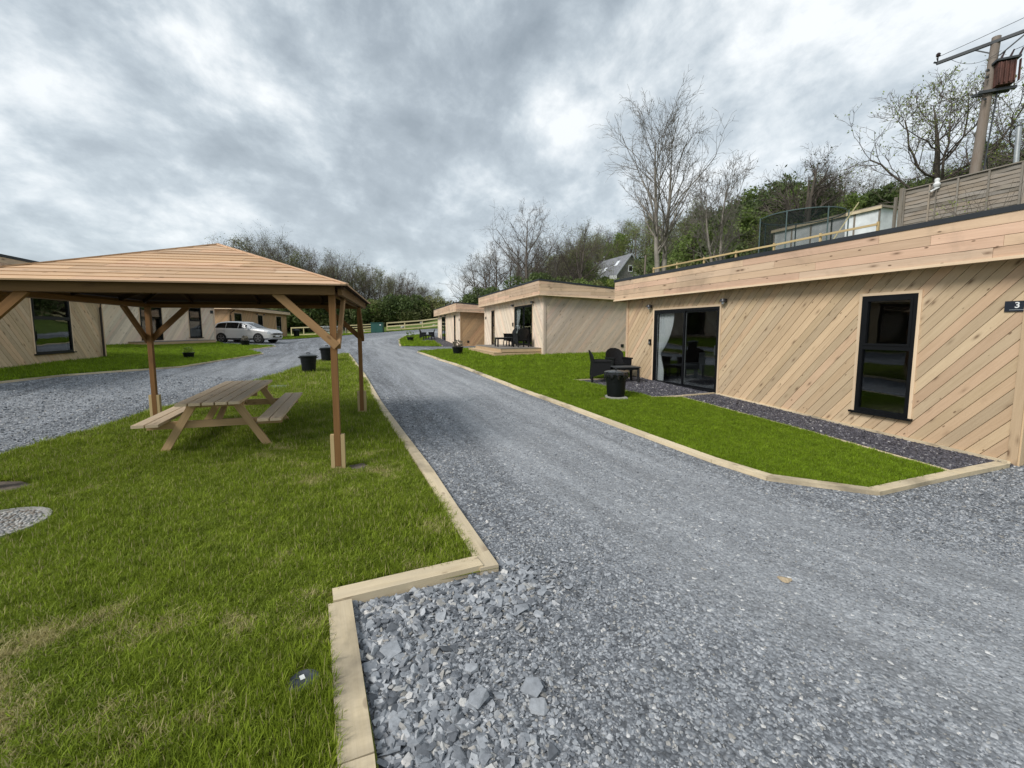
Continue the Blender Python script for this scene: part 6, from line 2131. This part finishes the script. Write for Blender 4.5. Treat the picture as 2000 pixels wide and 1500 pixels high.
def gable(name_t, cx, cy, ax, Lh, Wh, ze, zr, zb, extra, label):
    """ax: ridge direction (towards the viewer's gable)"""
    ax = np.array([ax[0], ax[1], 0.]); ax /= np.linalg.norm(ax); sx = np.array([ax[1], -ax[0], 0.])
    c = np.array([cx, cy, 0.]); t = thing('farmhouse', label, 'house', (cx, cy, zb))
    P = lambda a, s, z: c - ax * a + sx * s + np.array([0, 0, z])
    k = MB(); hw = Wh / 2
    k.poly([P(0, -hw, zb), P(0, hw, zb), P(0, hw, ze), P(0, 0, zr - .15), P(0, -hw, ze)])
    k.poly([P(Lh, hw, zb), P(Lh, -hw, zb), P(Lh, -hw, ze), P(Lh, 0, zr - .15), P(Lh, hw, ze)])
    k.poly([P(0, -hw, ze), P(Lh, -hw, ze), P(Lh, -hw, zb), P(0, -hw, zb)]); k.poly([P(0, hw, zb), P(Lh, hw, zb), P(Lh, hw, ze), P(0, hw, ze)])
    k.build('wall', M_STONE, t)
    sl_ = math.hypot(hw + .3, (zr - ze) * (hw + .3) / hw)
    for s in (-1, 1):
        k = MB(); e = zr - (zr - ze) * (hw + .3) / hw
        q = [P(-.35, s * (hw + .3), e), P(Lh + .3, s * (hw + .3), e), P(Lh + .3, 0, zr), P(-.35, 0, zr)]
        uvq = [(0, 0), (Lh + .6, 0), (Lh + .6, sl_), (0, sl_)]
        k.poly(q if s < 0 else q[::-1], uvq if s < 0 else uvq[::-1]); k.poly([(p - np.array([0, 0, .14])) for p in (q[::-1] if s < 0 else q)], uvq)
        ro = k.build('roof', M_SLATE_R, t)
        k = MB(); k.beam(P(-.38, s * (hw + .3), e - .05), P(-.38, 0, zr - .02), .08, .22); k.build('bargeboard', M_GREYW, t)
        if s > 0:
            for (a, f) in extra:
                nrm = np.cross(q[1] - q[0], q[3] - q[0]); nrm /= np.linalg.norm(nrm)
                if nrm[2] < 0: nrm = -nrm
                c0 = P(a, s * (hw + .3) * (1 - f), e + (zr - e) * f) + nrm * .06
                up_ = (P(0, 0, zr) - P(0, s * (hw + .3), e)); up_ /= np.linalg.norm(up_)
                k = MB(); k.box(c0, (.42, .62, .05), (ax, up_, nrm)); k.build('rooflight', M_SKYL, ro)
    wz = ze + (zr - ze) * .28
    k = MB(); k.box(P(-.04, .0, wz), (.5, .05, .6), (sx, ax, (0, 0, 1))); wo = k.build('window', M_WHITE, t)
    k = MB(); k.box(P(-.09, .0, wz), (.36, .02, .46), (sx, ax, (0, 0, 1))); k.build('pane', M_BLACK, wo)
    return t, P


M_GREYW = plain('grey_bargeboard', (.40, .42, .45), .6)
M_SKYL = plain('rooflight_glass', (.75, .78, .82), .1)
hx, hy = 25.1, 83.
gable('farmhouse', hx, hy, (.34, -.94), 12.5, 6.2, 11.9, 15.7, 7.5, [(2.2, .62), (5.2, .40), (7.2, .40), (9.4, .40)], 'grey stone farmhouse with a slate roof and four rooflights on the hillside')
gable('farmhouse', hx + 3.3, hy - 2.0, (.34, -.94), 5.5, 4.6, 11.2, 13.8, 7.5, [], 'lower slate-roofed stone outbuilding against the farmhouse')
t = thing('white_shed', 'small white cabinet standing at the near end of the farmhouse', 'cabinet', (20.5, 78, 8))
k = MB(); k.box((20.45, 77.5, 10.0), (.55, .4, 1.0)); k.build('body', M_WHITE, t, bevel=.03); k = MB(); k.lathe((20.45, 77.08, 10.2), [(.2, 0), (.001, .0)], 10); k.build('opening', M_BLACK, t)
t = thing('flue_pole', 'thin pole before the farmhouse roof', 'pole', (17.0, 70, 7)); MB().tube([(17.0, 70, 7), (17.0, 70, 13.1)], .07, 6).build('shaft', M_METAL, t)
t = thing('street_post', 'slim grey post left of the tall bare tree', 'post', (9.3, 28.0, 4)); MB().tube([(9.35, 28.0, 3.9), (9.42, 28.0, 6.35)], .055, 8).build('shaft', MW['pole'], t)

# ------------------------------------------------------------------ scattered stuff: stones and grass
def scatter(name, P, R, S, I, protos, attrs=None, label=None, cat=None):
    n = len(P)
    me = bpy.data.meshes.new(name)
    me.vertices.add(n); me.vertices.foreach_set('co', np.asarray(P, np.float32).ravel())
    for k, dt_, v in (('rot', 'FLOAT_VECTOR', R), ('scl', 'FLOAT_VECTOR', S)):
        a_ = me.attributes.new(k, dt_, 'POINT'); a_.data.foreach_set('vector', np.asarray(v, np.float32).ravel())
    a_ = me.attributes.new('idx', 'INT', 'POINT'); a_.data.foreach_set('value', np.asarray(I, np.int32))
    for k, v in (attrs or {}).items():
        a_ = me.attributes.new(k, 'FLOAT', 'POINT'); a_.data.foreach_set('value', np.asarray(v, np.float32))
    c = bpy.data.collections.new(name + '_pieces')
    for m_ in protos:
        c.objects.link(bpy.data.objects.new(m_.name, m_))
    o = bpy.data.objects.new(name, me); col.objects.link(o)
    ng = bpy.data.node_groups.new(name + '_nodes', 'GeometryNodeTree')
    ng.interface.new_socket('Geometry', in_out='INPUT', socket_type='NodeSocketGeometry')
    ng.interface.new_socket('Geometry', in_out='OUTPUT', socket_type='NodeSocketGeometry')
    gi = ng.nodes.new('NodeGroupInput'); go = ng.nodes.new('NodeGroupOutput')
    ip = ng.nodes.new('GeometryNodeInstanceOnPoints'); ci = ng.nodes.new('GeometryNodeCollectionInfo')
    ci.inputs['Collection'].default_value = c; ci.inputs['Separate Children'].default_value = True; ci.inputs['Reset Children'].default_value = True
    def na(nm, ty):
        a_ = ng.nodes.new('GeometryNodeInputNamedAttribute'); a_.data_type = ty; a_.inputs['Name'].default_value = nm; return a_.outputs['Attribute']
    er_ = ng.nodes.new('FunctionNodeEulerToRotation')
    ng.links.new(na('rot', 'FLOAT_VECTOR'), er_.inputs[0])
    ng.links.new(gi.outputs[0], ip.inputs['Points']); ng.links.new(ci.outputs[0], ip.inputs['Instance'])
    ip.inputs['Pick Instance'].default_value = True
    ng.links.new(na('idx', 'INT'), ip.inputs['Instance Index']); ng.links.new(er_.outputs[0], ip.inputs['Rotation']); ng.links.new(na('scl', 'FLOAT_VECTOR'), ip.inputs['Scale'])
    ng.links.new(ip.outputs[0], go.inputs[0])
    md = o.modifiers.new('scatter', 'NODES'); md.node_group = ng
    tag(o, label, cat, None, 'stuff')
    return o


def stone_mat(name, stops):
    m, nt, b = new_mat(name)
    oi = N(nt, 'ShaderNodeObjectInfo'); rp = ramp(nt, stops); L(nt, oi.outputs['Random'], rp.inputs[0])
    tcn = N(nt, 'ShaderNodeTexCoord'); f = noise(nt, tcn.outputs['Object'], 1.6, 4, .65)
    v = ramp(nt, [(.3, .78), (.7, 1.2)]); L(nt, f, v.inputs[0])
    L(nt, mixc(nt, 1.0, rp.outputs[0], v.outputs[0], 'MULTIPLY'), b.inputs['Base Color'])
    b.inputs['Roughness'].default_value = .62; b.inputs['Specular IOR Level'].default_value = .45
    return m


M_ST = stone_mat('slate_stone', [(0, (.08, .088, .10)), (.3, (.17, .183, .203)), (.6, (.27, .288, .312)), (.85, (.385, .40, .42)), (.94, (.27, .255, .23)), (.98, (.44, .44, .43)), (1, (.56, .54, .52))])
M_STP = stone_mat('purple_slate_stone', [(0, (.03, .03, .038)), (.5, (.075, .072, .088)), (.9, (.13, .125, .145)), (.98, (.3, .29, .29)), (1, (.5, .48, .46))])


def stone_protos(mat, nm, k=7, flat=.34):
    o = []
    rs = np.random.RandomState(9)
    for i in range(k):
        bm = bmesh.new()
        pts_ = [bm.verts.new(tuple(rs.normal(size=3) * np.array([1, rs.uniform(.55, .9), flat * rs.uniform(.7, 1.3)]))) for _ in range(18)]
        for v in bm.verts:
            v.co = v.co.normalized() * min(v.co.length, 1.0) if v.co.length > 1 else v.co
        r_ = bmesh.ops.convex_hull(bm, input=bm.verts[:])
        bmesh.ops.delete(bm, geom=[v for v in bm.verts if not v.link_faces], context='VERTS')
        bmesh.ops.recalc_face_normals(bm, faces=bm.faces[:])
        for v in bm.verts: v.co.z = max(-.26, min(.27, v.co.z))
        me_ = bpy.data.meshes.new(nm); bm.to_mesh(me_); bm.free(); me_.materials.append(mat); o.append(me_)
    return o


SP = stone_protos(M_ST, 'slate_stone'); SPP = stone_protos(M_STP, 'purple_slate_stone')
rg = np.random.RandomState(5)
Cln = [(-.85, 2.66), (-.46, 1.58), (.2, 0)]


def stones(n, x0, x1, y0, y1, size, keep, dz=.0, tilt=.5):
    x = rg.uniform(x0, x1, n); y = rg.uniform(y0, y1, n)
    k = keep(x, y); x, y = x[k], y[k]
    s = size(x, y) * rg.lognormal(0, .32, len(x))
    z = ter(x, y) + dz + s * .18 * rg.uniform(0, 1, len(x))
    return np.stack([x, y, z], -1), np.stack([rg.normal(0, tilt, len(x)), rg.normal(0, tilt, len(x)), rg.uniform(0, 6.28, len(x))], -1), np.stack([s, s, s], -1), rg.randint(0, 7, len(x))


offl = lambda x, y: ~inpoly(x, y, ISLAND) & ~inpoly(x, y, LAWN_R) & ~inpoly(x, y, SLATE)
kr = lambda x, y: offl(x, y) & (sdist(x, y, KERB_R) > .02) & (sdist(x, y, ISL_R[2:] + [(-.02, 3.05)]) > .03) & (sdist(x, y, [(.04, 2.99), (-.93, 2.64)]) > .02) & (sdist(x, y, [(-.90, 2.62), (-.48, 1.60), (.10, .08)]) > .012)
cone = lambda x, y: (x < 1.3 * y + .6) & (x > -.95 * y - .3)


def big_zone(x, y):
    d = sdist(x, y, [(-.95, 2.64), (-.46, 1.58), (.12, .2)])
    d2 = sdist(x, y, [(.0, 2.95), (-.95, 2.64)])
    return np.exp(-(np.minimum(d, d2 * 1.3) / .62) ** 2)


A_ = []
# coarse chips by the sleeper corner
P_, R_, S__, I_ = stones(19000, -1.0, 1.6, .75, 3.2, lambda x, y: 0.0085 + .0135 * big_zone(x, y), lambda x, y: kr(x, y) & (rg.uniform(size=len(x)) < big_zone(x, y) * 1.1 + .02), .004, .42)
A_.append((P_, R_, S__, I_))
# a few large loose slates
P_, R_, S__, I_ = stones(120, -.8, .9, 1.2, 2.8, lambda x, y: np.full(len(x), .030), lambda x, y: kr(x, y) & (big_zone(x, y) > .25), .012, .25)
A_.append((P_, R_, S__, I_))
# fine gravel of the drive, thinning away with distance
for (n_, x0, x1, y0, y1, s) in ((90000, -1, 5.2, .75, 3.6, .0075), (60000, -2.2, 7.5, 3.4, 6.2, .0095), (26000, -3.5, 7, 6.2, 10.5, .012)):
    P_, R_, S__, I_ = stones(n_, x0, x1, y0, y1, lambda x, y: s * (1 - .35 * track(x, y)), lambda x, y: kr(x, y) & cone(x, y) & (rg.uniform(size=len(x)) > .45 * track(x, y)), 0, .38)
    A_.append((P_, R_, S__, I_))
# left drive seen past the shelter
P_, R_, S__, I_ = stones(20000, -11.5, -6.6, 4.5, 13, lambda x, y: np.full(len(x), .014), lambda x, y: ~inpoly(x, y, ISLAND) & ~inpoly(x, y, LAWN_L), 0, .4)
A_.append((P_, R_, S__, I_))
scatter('slate_gravel', *[np.concatenate([a[i] for a in A_]) for i in range(4)], SP, None, 'loose blue-grey slate gravel over the drive, coarsest beside the near sleepers', 'gravel')
A_ = []
P_, R_, S__, I_ = stones(30000, 3.9, 7.1, 5.1, 10.6, lambda x, y: np.full(len(x), .013), lambda x, y: inpoly(x, y, SLATE), .016, .4); A_.append((P_, R_, S__, I_))
P_, R_, S__, I_ = stones(14000, 2.2, 5.4, 9.9, 14, lambda x, y: np.full(len(x), .014), lambda x, y: inpoly(x, y, PATIO), .016, .4); A_.append((P_, R_, S__, I_))
scatter('slate_chippings', *[np.concatenate([a[i] for a in A_]) for i in range(4)], SPP, None, 'dark purple slate chippings of the strip and patio beside the cabin numbered 3', 'slate chippings')


def tuft_protos(nm, mat, k=6, blades=16, h=(.028, .06), w_=.0022, lean=.5, rad=.035):
    o = []
    rs = np.random.RandomState(31)
    for i in range(k):
        mb = MB()
        for j in range(blades):
            a = rs.uniform(0, 6.28); r0 = rs.uniform(0, 1) ** .5 * rad; p = np.array([r0 * math.cos(a), r0 * math.sin(a), -.004])
            hh = rs.uniform(*h); d = rs.normal(size=2) * lean; b_ = rs.uniform(0, 6.28); sd_ = np.array([math.cos(b_), math.sin(b_), 0]) * w_ * rs.uniform(.7, 1.3)
            r = (rs.uniform(), rs.uniform())
            c = [p + np.array([d[0] * hh * t ** 1.8, d[1] * hh * t ** 1.8, hh * (t - .28 * t * t * np.hypot(*d))]) for t in (0, .4, .75, 1)]
            q = [(c[m] - sd_ * (1, .9, .6, .1)[m], c[m] + sd_ * (1, .9, .6, .1)[m]) for m in range(4)]
            for m in range(3):
                mb.poly([q[m][0], q[m][1], q[m + 1][1], q[m + 1][0]], [(0, 0)] * 4, r)
        ob = mb.build(nm, mat); me_ = ob.data; bpy.data.objects.remove(ob); o.append(me_)
    return o


TG = tuft_protos('grass_tuft', M_BLADE); TG2 = tuft_protos('young_grass_tuft', M_BLADE2, h=(.03, .05), lean=.33)


def grass(name, zones, protos, label, sc_h=lambda x, y: 1.0, dry=None):
    A = []
    for (n_, x0, x1, y0, y1, keep, s0) in zones:
        x = rg.uniform(x0, x1, n_); y = rg.uniform(y0, y1, n_); k = keep(x, y); x, y = x[k], y[k]
        s = s0 * rg.uniform(.7, 1.25, len(x)); hgt_ = s * rg.uniform(.8, 1.2, len(x)) * sc_h(x, y)
        A.append((np.stack([x, y, ter(x, y) + .028], -1), np.stack([rg.normal(0, .12, len(x)), rg.normal(0, .12, len(x)), rg.uniform(0, 6.28, len(x))], -1), np.stack([s, s, hgt_], -1), rg.randint(0, 6, len(x)), dry(x, y)))
    C = [np.concatenate([a[i] for a in A]) for i in range(5)]
    return scatter(name, C[0], C[1], C[2], C[3], protos, {'dry': C[4]}, label, 'grass')


notc = lambda x, y: (np.hypot(x + 4.42, y - 3.62) > .41) & (np.hypot(x + .955, y - 1.985) > .085) & (np.hypot(x + 1.74, y - 5.3) > .14) & (np.hypot((x + 5.36) / 1.7, y - 4.52) > .2) & (np.hypot((x + 5.75) / 1.4, y - 11.4) > .2)
isl = lambda x, y: inpoly(x, y, ISLAND) & (x > -1.45 * y - 1.2) & notc(x, y) & (sdist(x, y, [(-.95, 2.65), (-.48, 1.58), (.12, 0)]) > .15) & (sdist(x, y, [(.01, 3.01), (-.95, 2.65)]) > .15)
islk = lambda x, y: isl(x, y) & ((x + .14) < np.interp(y, [3.01, 4.03, 5.12, 6.72, 9.72, 14.42, 22.3], [.01, -.35, -.83, -1.45, -2.64, -4.4, -7.54]))
longer = lambda x, y: np.clip(1.0 - .5 * np.clip(dryf(x, y), 0, 1) + .25 * np.sin(x * 2.3 + 1) * np.sin(y * 2.9) + .5 * np.exp(-((x + .75) / .35) ** 2) * (y < 3), .55, 1.7)
grass('grass', [(40000, -5.2, .6, .7, 3.1, isl, 1.0), (42000, -6.5, 0, 3.0, 6.0, islk, 1.15), (34000, -6.7, -1, 6.0, 11, islk, 1.6), (16000, -7.8, -2.5, 11, 22, islk, 2.4)], TG,
      'uneven green turf with yellowed patches round the picnic shelter', longer, dryf)
zf = lambda x, y: np.full(np.shape(x), -.2)
lr = lambda x, y: inpoly(x, y, LAWN_R) & (sdist(x, y, KERB_R) > .15) & (sdist(x, y, [(5.68, 5.23), (5.31, 7.07), (4.33, 10.06), (3.64, 10.03), (2.24, 12.75), (3.3, 13.01)]) > .06) & (np.hypot(x - 2.76, y - 10.0) > .32)
grass('grass', [(60000, .5, 5.8, 4.4, 10.5, lr, 1.1), (26000, -1.5, 4.5, 10, 16, lr, 1.8), (22000, -4.5, 8.5, 15, 27, lr, 2.6)], TG2, 'short bright young turf in front of the cabins on the right', dry=zf)
ll = lambda x, y: inpoly(x, y, LAWN_L) & (sdist(x, y, LL) > .08)
lfar = lambda x, y: inpoly(x, y, LAWN_F) | inpoly(x, y, VERGE)
grass('grass', [(30000, -20, -10.5, 6, 29, ll, 2.4), (16000, -26, 3, 30, 58, lfar, 3.6)], TG2, 'green turf in front of the cabins on the far side of the left drive', dry=zf)
